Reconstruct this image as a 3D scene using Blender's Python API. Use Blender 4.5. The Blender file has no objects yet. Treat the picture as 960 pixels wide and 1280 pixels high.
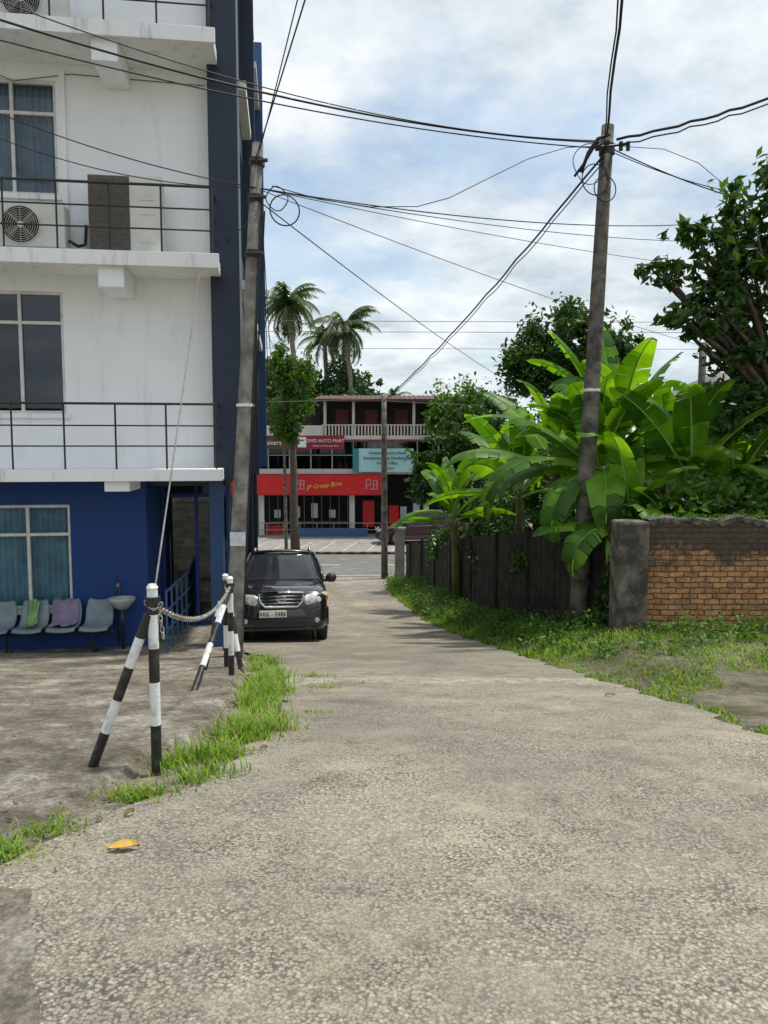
import bpy, math, random
import numpy as np
from mathutils import Vector, Matrix
random.seed(7); rng=np.random.default_rng(7)
sc=bpy.context.scene
COL=sc.collection
# ------------------------------------------------------------------ terrain
GY=[-60,-5,0,2,4.2,6.6,11.3,16,20,26,31,33,3000]
GZ=[.25,.1,.04,0,-.2,-.65,-1.55,-2.45,-3.0,-3.5,-3.75,-3.75,-3.75]
def G(y):
    return float(np.mean([np.interp(y+o,GY,GZ) for o in (-.8,-.4,0,.4,.8)]))
LEy=[-60,0,1.8,2.6,2.95,3.4,3.95,4.55,5.75,8,10.8,12.5,14.5,22,28,31.5]
LEx=[-9,-6,-3.4,-2.1,-1.55,-1.3,-1.03,-.84,-.81,-1.12,-1.6,-2.4,-3.4,-4.0,-3.4,-3.4]
REy=[-60,4.2,4.45,4.75,6.1,8,10.3,14.7,20,28,31.5]
REx=[8,7,4.5,2.6,2.62,2.42,2.2,1.9,1.07,0.05,.25]
def LE(y): return float(np.interp(y,LEy,LEx))
def RE(y): return float(np.interp(y,REy,REx))
def ss(a,b,v):
    t=min(1,max(0,(v-a)/(b-a))); return t*t*(3-2*t)
def H(x,y):
    h=G(y)
    h+=.36*ss(.05,1.3,x-RE(y))*ss(6.5,10.5,y)*(1-ss(26,31,y))
    return h
# ------------------------------------------------------------------ helpers
def link(o,parent=None):
    COL.objects.link(o)
    if parent is not None: o.parent=parent
    return o
def empty(name,loc=(0,0,0),rot=(0,0,0)):
    e=bpy.data.objects.new(name,None); e.location=loc; e.rotation_euler=rot; e.empty_display_size=.3
    return link(e)
class MB:
    def __init__(s): s.v=[]; s.f=[]; s.m=[]; s.mi=0
    def add(s,vs,fs):
        b=len(s.v); s.v.extend([tuple(q) for q in vs]); s.f.extend([tuple(b+i for i in f) for f in fs]); s.m.extend([s.mi]*len(fs))
    def box(s,x0,x1,y0,y1,z0,z1):
        s.add([(x0,y0,z0),(x1,y0,z0),(x1,y1,z0),(x0,y1,z0),(x0,y0,z1),(x1,y0,z1),(x1,y1,z1),(x0,y1,z1)],
              [(0,3,2,1),(4,5,6,7),(0,1,5,4),(1,2,6,5),(2,3,7,6),(3,0,4,7)])
    def tube(s,pts,rs,n=10,cap=True):
        pts=[Vector(p) for p in pts]
        if not hasattr(rs,'__len__'): rs=[rs]*len(pts)
        vs=[];fs=[]; prev=None
        for i,p in enumerate(pts):
            d=(pts[min(i+1,len(pts)-1)]-pts[max(i-1,0)]).normalized()
            if prev is None:
                a=Vector((1,0,0)) if abs(d.x)<.8 else Vector((0,1,0))
            else: a=prev
            u=(a-d*a.dot(d)).normalized(); w=d.cross(u); prev=u
            for k in range(n):
                t=2*math.pi*k/n; vs.append(p+(u*math.cos(t)+w*math.sin(t))*rs[i])
        for i in range(len(pts)-1):
            for k in range(n):
                a=i*n+k;b=i*n+(k+1)%n; fs.append((a,b,b+n,a+n))
        if cap:
            fs.append(tuple(range(n-1,-1,-1))); fs.append(tuple(range((len(pts)-1)*n,len(pts)*n)))
        s.add(vs,fs)
    def build(s,name,mats,parent=None,smooth=False,bevel=0,sub=0):
        me=bpy.data.meshes.new(name); me.from_pydata(s.v,[],s.f)
        if not isinstance(mats,(list,tuple)): mats=[mats]
        for m in mats: me.materials.append(m)
        if len(mats)>1: me.polygons.foreach_set('material_index',s.m)
        if smooth: me.polygons.foreach_set('use_smooth',[True]*len(me.polygons))
        me.update()
        o=link(bpy.data.objects.new(name,me),parent)
        if bevel:
            b=o.modifiers.new('b','BEVEL'); b.width=bevel; b.segments=2; b.limit_method='ANGLE'
        if sub:
            b=o.modifiers.new('s','SUBSURF'); b.levels=sub; b.render_levels=sub
        return o
def box(name,mat,x0,x1,y0,y1,z0,z1,parent=None,bevel=0):
    m=MB(); m.box(x0,x1,y0,y1,z0,z1); return m.build(name,mat,parent,bevel=bevel)
def tube(name,mat,pts,rs,parent=None,n=10,smooth=True):
    m=MB(); m.tube(pts,rs,n); o=m.build(name,mat,parent,smooth=smooth)
    return o
# ------------------------------------------------------------------ materials
def newmat(name):
    m=bpy.data.materials.new(name); m.use_nodes=True
    nt=m.node_tree; return m,nt,nt.nodes,nt.links,nt.nodes['Principled BSDF']
def C(c): return (c[0],c[1],c[2],1)
def noise(N,L,scale,detail=4,rough=.6,vec=None,coord='Object'):
    n=N.new('ShaderNodeTexNoise'); n.inputs['Scale'].default_value=scale; n.inputs['Detail'].default_value=detail; n.inputs['Roughness'].default_value=rough
    if vec is None:
        tc=N.new('ShaderNodeTexCoord'); L.new(tc.outputs[coord],n.inputs['Vector'])
    else: L.new(vec,n.inputs['Vector'])
    return n.outputs['Fac']
def ramp(N,L,fac,stops):
    r=N.new('ShaderNodeValToRGB'); L.new(fac,r.inputs['Fac'])
    e=r.color_ramp.elements
    while len(e)<len(stops): e.new(.5)
    for i,(p,c) in enumerate(stops):
        e[i].position=p; e[i].color=C(c) if hasattr(c,'__len__') else (c,c,c,1)
    return r.outputs['Color']
def mix(N,L,fac,a,b,mode='MIX'):
    m=N.new('ShaderNodeMix'); m.data_type='RGBA'; m.blend_type=mode
    if hasattr(fac,'is_linked'): L.new(fac,m.inputs[0])
    else: m.inputs[0].default_value=fac
    for s,i in ((a,6),(b,7)):
        if hasattr(s,'is_linked'): L.new(s,m.inputs[i])
        else: m.inputs[i].default_value=C(s)
    return m.outputs[2]
def bumpn(N,L,h,strength,dist,B):
    b=N.new('ShaderNodeBump'); b.inputs['Strength'].default_value=strength; b.inputs['Distance'].default_value=dist
    L.new(h,b.inputs['Height']); L.new(b.outputs['Normal'],B.inputs['Normal']); return b
def pm(name,c1,c2=None,scale=4,rough=.8,metal=0,bump=0,bscale=40,lo=.35,hi=.65,spec=None,coat=0):
    m,nt,N,L,B=newmat(name)
    B.inputs['Roughness'].default_value=rough; B.inputs['Metallic'].default_value=metal
    if coat: B.inputs['Coat Weight'].default_value=coat; B.inputs['Coat Roughness'].default_value=.03
    if c2 is None: c2=tuple(x*.85 for x in c1)
    f=noise(N,L,scale); L.new(ramp(N,L,f,[(lo,c1),(hi,c2)]),B.inputs['Base Color'])
    if bump: bumpn(N,L,noise(N,L,bscale),bump,.02,B)
    return m
def road_mat():
    m,nt,N,L,B=newmat('aggregate_concrete')
    tc=N.new('ShaderNodeTexCoord'); v=tc.outputs['Object']
    wv0=N.new('ShaderNodeVectorMath'); wv0.operation='MULTIPLY_ADD'
    n0=N.new('ShaderNodeTexNoise'); n0.inputs['Scale'].default_value=35; L.new(v,n0.inputs['Vector']); L.new(n0.outputs['Color'],wv0.inputs[0]); wv0.inputs[1].default_value=(.014,.014,.014); L.new(v,wv0.inputs[2])
    vo=N.new('ShaderNodeTexVoronoi'); vo.inputs['Scale'].default_value=70; L.new(wv0.outputs[0],vo.inputs['Vector'])
    peb=ramp(N,L,vo.outputs['Distance'],[(.0,1.15),(.40,.98),(.70,.28)])
    pcol=N.new('ShaderNodeSeparateColor'); L.new(vo.outputs['Color'],pcol.inputs[0])
    pc=ramp(N,L,pcol.outputs[0],[(0,(.13,.115,.095)),(.3,(.25,.22,.175)),(.8,(.38,.345,.275)),(1,(.56,.51,.42))])
    big=noise(N,L,.45,6,.65,v)
    base=ramp(N,L,big,[(.34,(.20,.18,.145)),(.5,(.29,.262,.208)),(.66,(.39,.355,.28))])
    mid=noise(N,L,2.6,8,.78,v)
    base=mix(N,L,.85,base,ramp(N,L,mid,[(.32,.45),(.5,1.0),(.68,1.35)]),'MULTIPLY')
    wear=ramp(N,L,noise(N,L,1.1,5,.75,v),[(.38,.15),(.56,.9)])
    c=mix(N,L,wear,base,mix(N,L,.6,base,pc))
    c=mix(N,L,ramp(N,L,noise(N,L,1.7,6,.75,v),[(.36,.22),(.58,.9)]),c,peb,'MULTIPLY')
    fine=ramp(N,L,noise(N,L,120,3,.7,v),[(.3,.62),(.7,1.35)])
    c=mix(N,L,.9,c,fine,'MULTIPLY')
    sand=ramp(N,L,noise(N,L,.8,8,.8,v),[(.53,0.0),(.66,.65)])
    c=mix(N,L,sand,c,mix(N,L,noise(N,L,60,3,.7,v),(.30,.25,.17),(.50,.43,.31)))
    dark=ramp(N,L,noise(N,L,.33,7,.76,v),[(.49,0.0),(.64,.5)])
    c=mix(N,L,dark,c,(.13,.118,.098))
    sp=N.new('ShaderNodeSeparateXYZ'); L.new(v,sp.inputs[0])
    a=N.new('ShaderNodeMath'); a.operation='MULTIPLY_ADD'; L.new(noise(N,L,1.3,8,.75,v),a.inputs[0]); a.inputs[1].default_value=1.9; L.new(sp.outputs['Y'],a.inputs[2])
    b=N.new('ShaderNodeMath'); b.operation='SUBTRACT'; L.new(a.outputs[0],b.inputs[0]); b.inputs[1].default_value=9.15
    d=N.new('ShaderNodeMath'); d.operation='ABSOLUTE'; L.new(b.outputs[0],d.inputs[0])
    j=ramp(N,L,d.outputs[0],[(.0,.55),(.38,.0)])
    j=mix(N,L,1,j,ramp(N,L,noise(N,L,7,6,.8,v),[(.44,0.0),(.58,1.2)]),'MULTIPLY')
    c=mix(N,L,j,c,(.55,.51,.43))
    j2=ramp(N,L,d.outputs[0],[(.0,.9),(.045,.0)])
    c=mix(N,L,mix(N,L,1,j2,ramp(N,L,noise(N,L,5,6,.8,v),[(.4,0.0),(.6,1)]),'MULTIPLY'),c,(.06,.05,.04))
    vc=N.new('ShaderNodeTexVoronoi'); vc.feature='DISTANCE_TO_EDGE'; vc.inputs['Scale'].default_value=.30
    wv=N.new('ShaderNodeVectorMath'); wv.operation='ADD'
    nn=N.new('ShaderNodeTexNoise'); nn.inputs['Scale'].default_value=1.5; nn.inputs['Detail'].default_value=5; L.new(v,nn.inputs['Vector'])
    L.new(v,wv.inputs[0]); L.new(nn.outputs['Color'],wv.inputs[1]); L.new(wv.outputs[0],vc.inputs['Vector'])
    cr=mix(N,L,1,ramp(N,L,vc.outputs['Distance'],[(0,.5),(.0035,0)]),ramp(N,L,noise(N,L,.9,3,.6,v),[(.48,0),(.6,1)]),'MULTIPLY')
    c=mix(N,L,cr,c,(.06,.05,.04))
    L.new(c,B.inputs['Base Color']); B.inputs['Roughness'].default_value=.85
    b1=bumpn(N,L,vo.outputs['Distance'],.6,.006,B); b1.invert=True
    b2=N.new('ShaderNodeBump'); b2.inputs['Strength'].default_value=.7; b2.inputs['Distance'].default_value=.04; L.new(mid,b2.inputs['Height']); L.new(b2.outputs['Normal'],b1.inputs['Normal'])
    return m
def yard_mat(name='dirty_concrete',k=1.0,mossy=.5):
    m,nt,N,L,B=newmat(name)
    v=N.new('ShaderNodeTexCoord').outputs['Object']
    c=ramp(N,L,noise(N,L,2.2,10,.82,v),[(.36,(.08*k,.068*k,.05*k)),(.46,(.19*k,.165*k,.125*k)),(.54,(.30*k,.27*k,.215*k)),(.64,(.54*k,.50*k,.43*k))])
    moss=ramp(N,L,noise(N,L,.9,7,.78,v),[(.50,0),(.64,mossy)])
    c=mix(N,L,moss,c,(.075,.068,.042))
    c=mix(N,L,.8,c,ramp(N,L,noise(N,L,30,6,.8,v),[(.36,.42),(.64,1.5)]),'MULTIPLY')
    L.new(c,B.inputs['Base Color']); B.inputs['Roughness'].default_value=.92
    bumpn(N,L,noise(N,L,16,8,.8,v),1,.04,B); return m
def ground_mat():
    m,nt,N,L,B=newmat('soil_and_turf')
    v=N.new('ShaderNodeTexCoord').outputs['Object']
    c=ramp(N,L,noise(N,L,1.1,8,.76,v),[(.40,(.06,.085,.02)),(.50,(.14,.125,.075)),(.60,(.25,.225,.165)),(.72,(.37,.34,.27))])
    c=mix(N,L,.8,c,ramp(N,L,noise(N,L,34,6,.8,v),[(.34,.4),(.66,1.45)]),'MULTIPLY')
    L.new(c,B.inputs['Base Color']); B.inputs['Roughness'].default_value=.95
    bumpn(N,L,noise(N,L,18,7,.75,v),1,.05,B); return m
def leafmat(name,cols,rough=.45,tr=.35):
    m,nt,N,L,B=newmat(name)
    g=N.new('ShaderNodeNewGeometry')
    k=len(cols); c=ramp(N,L,g.outputs['Random Per Island'],[(i/(k-1),cols[i]) for i in range(k)])
    c=mix(N,L,.5,c,ramp(N,L,noise(N,L,.9,2,.5),[(.35,.55),(.65,1.3)]),'MULTIPLY')
    L.new(c,B.inputs['Base Color']); B.inputs['Roughness'].default_value=rough
    t=N.new('ShaderNodeBsdfTranslucent'); L.new(mix(N,L,1,c,(1.6,1.7,.4),'MULTIPLY'),t.inputs['Color'])
    ms=N.new('ShaderNodeMixShader'); ms.inputs[0].default_value=tr
    L.new(B.outputs[0],ms.inputs[1]); L.new(t.outputs[0],ms.inputs[2]); L.new(ms.outputs[0],N['Material Output'].inputs['Surface'])
    return m
def glassmat(name,tint=(.75,.85,.88),refl=.25):
    m,nt,N,L,B=newmat(name); N.remove(B)
    t=N.new('ShaderNodeBsdfTransparent'); t.inputs['Color'].default_value=C(tint)
    g=N.new('ShaderNodeBsdfGlossy'); g.inputs['Roughness'].default_value=.03; g.inputs['Color'].default_value=(.9,.95,1,1)
    lw=N.new('ShaderNodeLayerWeight'); lw.inputs['Blend'].default_value=refl
    ms=N.new('ShaderNodeMixShader'); L.new(lw.outputs['Fresnel'],ms.inputs[0]); L.new(t.outputs[0],ms.inputs[1]); L.new(g.outputs[0],ms.inputs[2])
    L.new(ms.outputs[0],N['Material Output'].inputs['Surface']); return m
def wall_mat(name,base,stain,amt=.6,lo=.52):
    m,nt,N,L,B=newmat(name)
    v=N.new('ShaderNodeTexCoord').outputs['Object']
    mp=N.new('ShaderNodeMapping'); mp.inputs['Scale'].default_value=(3.0,3.0,.45); L.new(v,mp.inputs[0])
    st=ramp(N,L,noise(N,L,1.6,7,.72,mp.outputs[0]),[(lo,0),(.80,amt)])
    c=mix(N,L,st,base,stain)
    c=mix(N,L,.35,c,ramp(N,L,noise(N,L,1.2,5,.6,v),[(.3,.85),(.7,1.05)]),'MULTIPLY')
    L.new(c,B.inputs['Base Color']); B.inputs['Roughness'].default_value=.75
    bumpn(N,L,noise(N,L,60,3,.6,v),.15,.01,B); return m
def brick_mat():
    m,nt,N,L,B=newmat('old_brick')
    v=N.new('ShaderNodeTexCoord').outputs['Object']
    s=N.new('ShaderNodeSeparateXYZ'); L.new(v,s.inputs[0]); c=N.new('ShaderNodeCombineXYZ'); L.new(s.outputs['X'],c.inputs[0]); L.new(s.outputs['Z'],c.inputs[1])
    nz=N.new('ShaderNodeTexNoise'); nz.inputs['Scale'].default_value=7; nz.inputs['Detail'].default_value=5; L.new(v,nz.inputs['Vector'])
    sc_=N.new('ShaderNodeVectorMath'); sc_.operation='MULTIPLY_ADD'; L.new(nz.outputs['Color'],sc_.inputs[0]); sc_.inputs[1].default_value=(.06,.05,0); L.new(c.outputs[0],sc_.inputs[2])
    b=N.new('ShaderNodeTexBrick'); L.new(sc_.outputs[0],b.inputs['Vector'])
    b.inputs['Scale'].default_value=1; b.inputs['Brick Width'].default_value=.225; b.inputs['Row Height'].default_value=.085; b.inputs['Mortar Size'].default_value=.011; b.inputs['Mortar Smooth'].default_value=.7
    b.inputs['Color1'].default_value=C((.60,.29,.115)); b.inputs['Color2'].default_value=C((.36,.18,.08)); b.inputs['Mortar'].default_value=C((.12,.085,.055))
    col=mix(N,L,.85,b.outputs['Color'],ramp(N,L,noise(N,L,8,7,.8,v),[(.34,.4),(.5,1.0),(.66,1.5)]),'MULTIPLY')
    blot=ramp(N,L,noise(N,L,2.2,8,.8,v),[(.52,0.0),(.66,.75)])
    col=mix(N,L,blot,col,(.06,.048,.033))
    moss=ramp(N,L,noise(N,L,3.1,8,.8,v),[(.60,0.0),(.72,.5)])
    col=mix(N,L,moss,col,(.06,.07,.028))
    a=N.new('ShaderNodeMath'); a.operation='MULTIPLY_ADD'; L.new(noise(N,L,1.4,8,.78,v),a.inputs[0]); a.inputs[1].default_value=2.4; L.new(s.outputs['Z'],a.inputs[2])
    md=ramp(N,L,a.outputs[0],[(.90,0.0),(1.0,.95)])
    md2=N.new('ShaderNodeMath'); md2.operation='SUBTRACT'; L.new(a.outputs[0],md2.inputs[0]); md2.inputs[1].default_value=.22
    md=ramp(N,L,md2.outputs[0],[(.80,0.0),(1.0,.95)])
    col=mix(N,L,md,col,mix(N,L,noise(N,L,7,6,.7,v),(.018,.016,.013),(.13,.10,.07)))
    L.new(col,B.inputs['Base Color']); B.inputs['Roughness'].default_value=.93
    bb=bumpn(N,L,b.outputs['Fac'],1,.02,B); bb.invert=True
    b2=N.new('ShaderNodeBump'); b2.inputs['Strength'].default_value=.8; b2.inputs['Distance'].default_value=.03; L.new(noise(N,L,14,7,.75,v),b2.inputs['Height']); L.new(b2.outputs['Normal'],bb.inputs['Normal'])
    return m
M=dict(
 road=road_mat(), yard=yard_mat(), apron=yard_mat('pale_concrete',1.35,.08), ground=ground_mat(),
 white=wall_mat('white_plaster',(.87,.88,.89),(.50,.50,.48),.5,.54),
 slab=wall_mat('slab_white',(.84,.84,.84),(.16,.16,.13),.85,.54),
 blue=wall_mat('blue_plaster',(.006,.040,.18),(.02,.04,.09),.5),
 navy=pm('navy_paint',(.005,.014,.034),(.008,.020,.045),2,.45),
 navyblue=pm('navy_fin',(.010,.05,.14),(.015,.06,.15),2,.5),  # separate blue paint of the tall side fin and ground corner column
 black=pm('black_iron',(.012,.012,.013),(.03,.025,.02),20,.45),
 frame=pm('window_frame',(.70,.69,.66),(.55,.54,.5),6,.5),
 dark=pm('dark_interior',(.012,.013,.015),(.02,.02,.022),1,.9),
 dim=pm('dim_interior',(.05,.045,.04),(.03,.03,.03),.7,.9),
 glass=glassmat('window_glass',(.80,.84,.86),.3), glassd=glassmat('dark_glass',(.25,.30,.33),.4),
 curtb=pm('blue_grey_curtain',(.34,.42,.50),(.22,.29,.37),3,.9), curtc=pm('cyan_curtain',(.22,.44,.54),(.11,.28,.37),3,.9),
 ac=pm('ac_enamel',(.70,.69,.64),(.58,.57,.52),3,.45), grille=pm('ac_coil',(.14,.12,.10),(.08,.07,.06),30,.7),
 concrete=pm('pole_concrete',(.30,.28,.25),(.12,.11,.10),5,.9,bump=.5,bscale=30),
 poled=pm('weathered_pole',(.19,.17,.145),(.045,.04,.035),4,.92,bump=.7,bscale=20),
 wire=pm('cable_black',(.012,.012,.012),(.02,.02,.02),5,.6),
 wireg=pm('cable_grey',(.14,.14,.15),(.1,.1,.1),5,.6),
 bw=pm('white_paint',(.78,.78,.77),(.36,.34,.31),11,.55,lo=.52,hi=.72,bump=.3,bscale=50), bb=pm('black_paint',(.014,.014,.015),(.08,.065,.05),13,.5,lo=.52,hi=.78,bump=.3,bscale=50),
 rust=pm('rust',(.16,.075,.04),(.07,.04,.025),20,.9), steel=pm('galvanised',(.42,.42,.43),(.25,.24,.23),20,.4,.7),
 chain=pm('galvanised_chain',(.50,.50,.50),(.22,.18,.15),14,.45,.5), stay=pm('stay_wire_grey',(.22,.2,.19),(.12,.10,.09),9,.6),
 brick=brick_mat(), fence=pm('mouldy_boards',(.014,.012,.010),(.055,.045,.034),3,.95,bump=.6,bscale=14,lo=.4,hi=.75),
 cap=pm('mouldy_plaster',(.05,.045,.037),(.20,.18,.145),4,.95,bump=.9,bscale=12,lo=.4,hi=.68),
 bark=pm('bark',(.13,.10,.075),(.06,.045,.035),6,.95,bump=.7,bscale=18),
 palmt=pm('palm_trunk',(.20,.175,.145),(.12,.10,.085),4,.95,bump=.4,bscale=8),
 leafA=leafmat('leaf_dark',[(.014,.042,.010),(.03,.08,.014),(.06,.13,.022)]),
 leafB=leafmat('leaf_mid',[(.028,.08,.010),(.065,.15,.016),(.12,.24,.028)]),
 leafC=leafmat('leaf_glossy',[(.016,.05,.012),(.04,.10,.018),(.09,.17,.03)],.3,.3),
 grass=leafmat('grass_blade',[(.05,.13,.012),(.12,.25,.022),(.22,.38,.035),(.28,.37,.06),(.36,.33,.13)],.6,.4),
 palm=leafmat('palm_frond',[(.03,.065,.02),(.06,.11,.03),(.10,.14,.05)],.45,.25),
 rib=pm('banana_midrib',(.32,.46,.10),(.22,.36,.08),3,.5),
 pst=pm('banana_stem',(.14,.17,.06),(.09,.07,.035),5,.7),
 deadl=leafmat('dry_leaf',[(.15,.10,.05),(.26,.18,.09)],.8,.3),
 red=pm('sign_red',(.66,.012,.014),(.52,.01,.01),1,.45), maroon=pm('sign_maroon',(.28,.015,.03),(.25,.012,.025),1,.45),
 teal=pm('banner_teal',(.42,.68,.68),(.34,.60,.62),.6,.6), tealdk=pm('banner_teal_dark',(.03,.22,.25),(.03,.2,.22),.6,.6),
 yellow=pm('sign_yellow',(.8,.6,.05),(.75,.5,.05),2,.5), textw=pm('sign_white',(.8,.8,.8),(.75,.75,.75),2,.5),
 textb=pm('lettering_black',(.02,.02,.02),None,2,.5), pink=pm('sign_pink',(.62,.25,.28),(.5,.16,.2),3,.5),
 asphalt=pm('asphalt',(.12,.12,.115),(.18,.175,.165),2,.9,bump=.3,bscale=60), mark=pm('road_paint',(.60,.60,.57),(.35,.35,.33),9,.7),
 paving=pm('paving',(.30,.29,.27),(.20,.19,.18),2,.9), roofr=pm('rusty_roof',(.12,.055,.038),(.06,.033,.024),3,.8), roofg=pm('grey_roof',(.2,.19,.18),(.12,.115,.11),3,.8),
 cream=wall_mat('cream_plaster',(.66,.62,.56),(.20,.17,.14),.8), brownred=pm('red_trim',(.22,.06,.045),(.16,.05,.04),2,.7),
 carp=pm('car_black',(.012,.010,.013),(.016,.013,.016),1,.22,0,coat=1.0), carm=pm('car_maroon',(.05,.012,.025),(.045,.012,.022),1,.25,.2,coat=1.0),
 carglass=pm('car_glass',(.03,.035,.04),(.02,.022,.025),1,.04), chrome=pm('chrome',(.8,.8,.81),(.75,.75,.75),2,.10,1),
 tyre=pm('rubber',(.018,.018,.018),(.035,.033,.03),8,.85), plastic=pm('black_plastic',(.02,.02,.021),(.03,.03,.03),4,.5),
 lamp=pm('lamp_lens',(.75,.76,.78),(.42,.43,.45),9,.08,.3,coat=1), amber=pm('amber_lens',(.6,.22,.03),None,3,.2),
 plate=pm('plate_white',(.78,.77,.66),(.7,.69,.6),2,.4),
 seat=pm('bench_plastic',(.20,.25,.27),(.13,.17,.19),3,.45), ceramic=pm('sink_ceramic',(.42,.44,.43),(.28,.30,.29),4,.35),
 green=pm('green_towel',(.28,.42,.16),(.15,.28,.08),8,.95), purple=pm('purple_towel',(.26,.21,.32),(.18,.14,.22),8,.95),
 paper=pm('poster_paper',(.7,.7,.68),(.45,.5,.6),12,.8), yleaf=pm('yellow_leaf',(.62,.42,.05),(.4,.22,.04),14,.6),
 stone=pm('pebble_stone',(.38,.345,.28),(.16,.14,.11),9,.9),
 bluer=pm('blue_paint_rail',(.05,.12,.25),(.04,.09,.2),4,.5),
)
def banana_mat():
    m,nt,N,L,B=newmat('banana_blade')
    g=N.new('ShaderNodeNewGeometry')
    c=ramp(N,L,g.outputs['Random Per Island'],[(0,(.035,.11,.010)),(.5,(.085,.21,.016)),(1,(.18,.36,.035))])
    c=mix(N,L,.7,c,ramp(N,L,noise(N,L,1.5,3,.6),[(.35,.5),(.65,1.3)]),'MULTIPLY')
    L.new(c,B.inputs['Base Color']); B.inputs['Roughness'].default_value=.46; B.inputs['Specular IOR Level'].default_value=.35
    t=N.new('ShaderNodeBsdfTranslucent'); L.new(mix(N,L,1,c,(2.1,2.0,.3),'MULTIPLY'),t.inputs['Color'])
    ms=N.new('ShaderNodeMixShader'); ms.inputs[0].default_value=.42
    L.new(B.outputs[0],ms.inputs[1]); L.new(t.outputs[0],ms.inputs[2]); L.new(ms.outputs[0],N['Material Output'].inputs['Surface'])
    return m
M['banana']=banana_mat()
# ------------------------------------------------------------------ ground sheet
def grid(name,xs_fn,ys,zf,mat,dz=0):
    v=[];f=[];n=None
    for y in ys:
        xs=xs_fn(y); n=len(xs)
        for x in xs: v.append((x,y,zf(x,y)+dz))
    for i in range(len(ys)-1):
        for j in range(n-1):
            a=i*n+j; f.append((a,a+1,a+n+1,a+n))
    m=MB(); m.add(v,f); return m.build(name,mat,smooth=True)
ysn=[-1500,-300,-60,-20]+[round(-12+.25*i,3) for i in range(0,185)]+[36,40,50,70,120,300,800,2500]
xsn=[-2000,-400,-100,-40,-20,-12]+[round(-9+.3*i,3) for i in range(0,58)]+[9,12,20,40,100,400,2000]
grid('ground',lambda y:xsn,ysn,H,M['ground'],-.035)
ysr=[round(-12+.125*i,4) for i in range(0,347)]+[31.4]
def rx(y):
    a,b=LE(y),RE(y); a+=.05*math.sin(y*5.1)+.04*math.sin(y*11.7)+.02*math.sin(y*23); b+=.05*math.sin(y*4.3)+.04*math.sin(y*13)+.02*math.sin(y*27)
    return [a+(b-a)*k/30 for k in range(31)]
grid('road',rx,ysr,lambda x,y:G(y),M['road'],.004)
ysy=[round(1.0+.125*i,4) for i in range(0,86)]
grid('courtyard_pavement',lambda y:[LE(y)+.12-q for q in (14,9,7,6,5,4.2,3.5,3,2.5,2.1,1.8,1.5,1.25,1.0,.8,.66,.60,.57,.54,.51,.48,.34,.2,0)],ysy,
     lambda x,y:G(y)+(.085*ss(.50,.58,LE(y)+.12-x+.05*math.sin(y*4)+.03*math.sin(y*11)))*ss(3.1,4.4,y)+.005*math.sin(x*5+y*3),M['yard'],-.012)
grid('concrete_apron',lambda y:[-5,-3.5,-2.2,-1.6,-.97-.45*(y-2)/.9+.012*math.sin(y*19)],[round(.4+.06*i,3) for i in range(40)],lambda x,y:G(y),M['apron'],.012)
box('main_road',M['asphalt'],-90,90,31.2,38.0,-3.9,-3.735)
mk=MB()
for x in range(-60,60,4): mk.box(x,x+2,34.5,34.62,-3.735,-3.731)
mk.box(-90,90,31.6,31.72,-3.735,-3.731)
mk.build('lane_marking',M['mark'])
kb=MB()
for i in range(200):
    kb.mi=i%2; kb.box(-30+i*.3,-29.7+i*.3,38.0,38.4,-3.9,-3.64)
kb.build('kerb_grating',[M['bb'],M['rust']])
box('parking_area',M['paving'],-90,90,38.4,46.5,-3.9,-3.66)
mk=MB()
for i in range(-6,8):
    x=-3.4+i*1.25
    mk.add([(x,38.7,-3.656),(x+.08,38.7,-3.656),(x+.68,42.6,-3.656),(x+.60,42.6,-3.656)],[(0,1,2,3)])
mk.box(-10,8,38.5,38.6,-3.66,-3.655)
mk.build('parking_bay_marking',M['mark'])
# ------------------------------------------------------------------ foliage generators
def leaf_cloud(mb,blobs,n,size,clumps=45,sig=.13,up=.35,asp=.5,seed=1,shell=.5):
    r=np.random.default_rng(seed)
    vol=np.array([(b[3]*b[4]*b[5])**(2/3) for b in blobs]); vol/=vol.sum()
    for b,w in zip(blobs,vol):
        k=int(n*w)
        d=r.normal(size=(clumps,3)); d/=np.linalg.norm(d,axis=1)[:,None]
        rad=shell+(1-shell)*r.random(clumps)**.6
        rad*=1+.18*r.normal(size=clumps)
        cc=d*rad[:,None]
        ci=r.integers(0,clumps,k)
        csz=(.6+.9*r.random(clumps))[ci]
        p=cc[ci]+r.normal(size=(k,3))*sig*csz[:,None]
        p=p*np.array(b[3:6])+np.array(b[:3])
        nrm=r.normal(size=(k,3)); nrm[:,2]+=up*2; nrm/=np.linalg.norm(nrm,axis=1)[:,None]
        t=np.cross(nrm,r.normal(size=(k,3))); t/=np.linalg.norm(t,axis=1)[:,None]
        s=np.cross(nrm,t); L_=size*(.6+.8*r.random(k))[:,None]
        a=p-t*L_*.5; c=p+t*L_*.5; e=p+s*L_*asp*.5+nrm*L_*.08; f=p-s*L_*asp*.5+nrm*L_*.08
        base=len(mb.v)
        V=np.stack([a,e,c,f],axis=1).reshape(-1,3)
        mb.v.extend(map(tuple,V.tolist()))
        mb.f.extend([(base+4*i,base+4*i+1,base+4*i+2,base+4*i+3) for i in range(k)]); mb.m.extend([mb.mi]*k)
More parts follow.
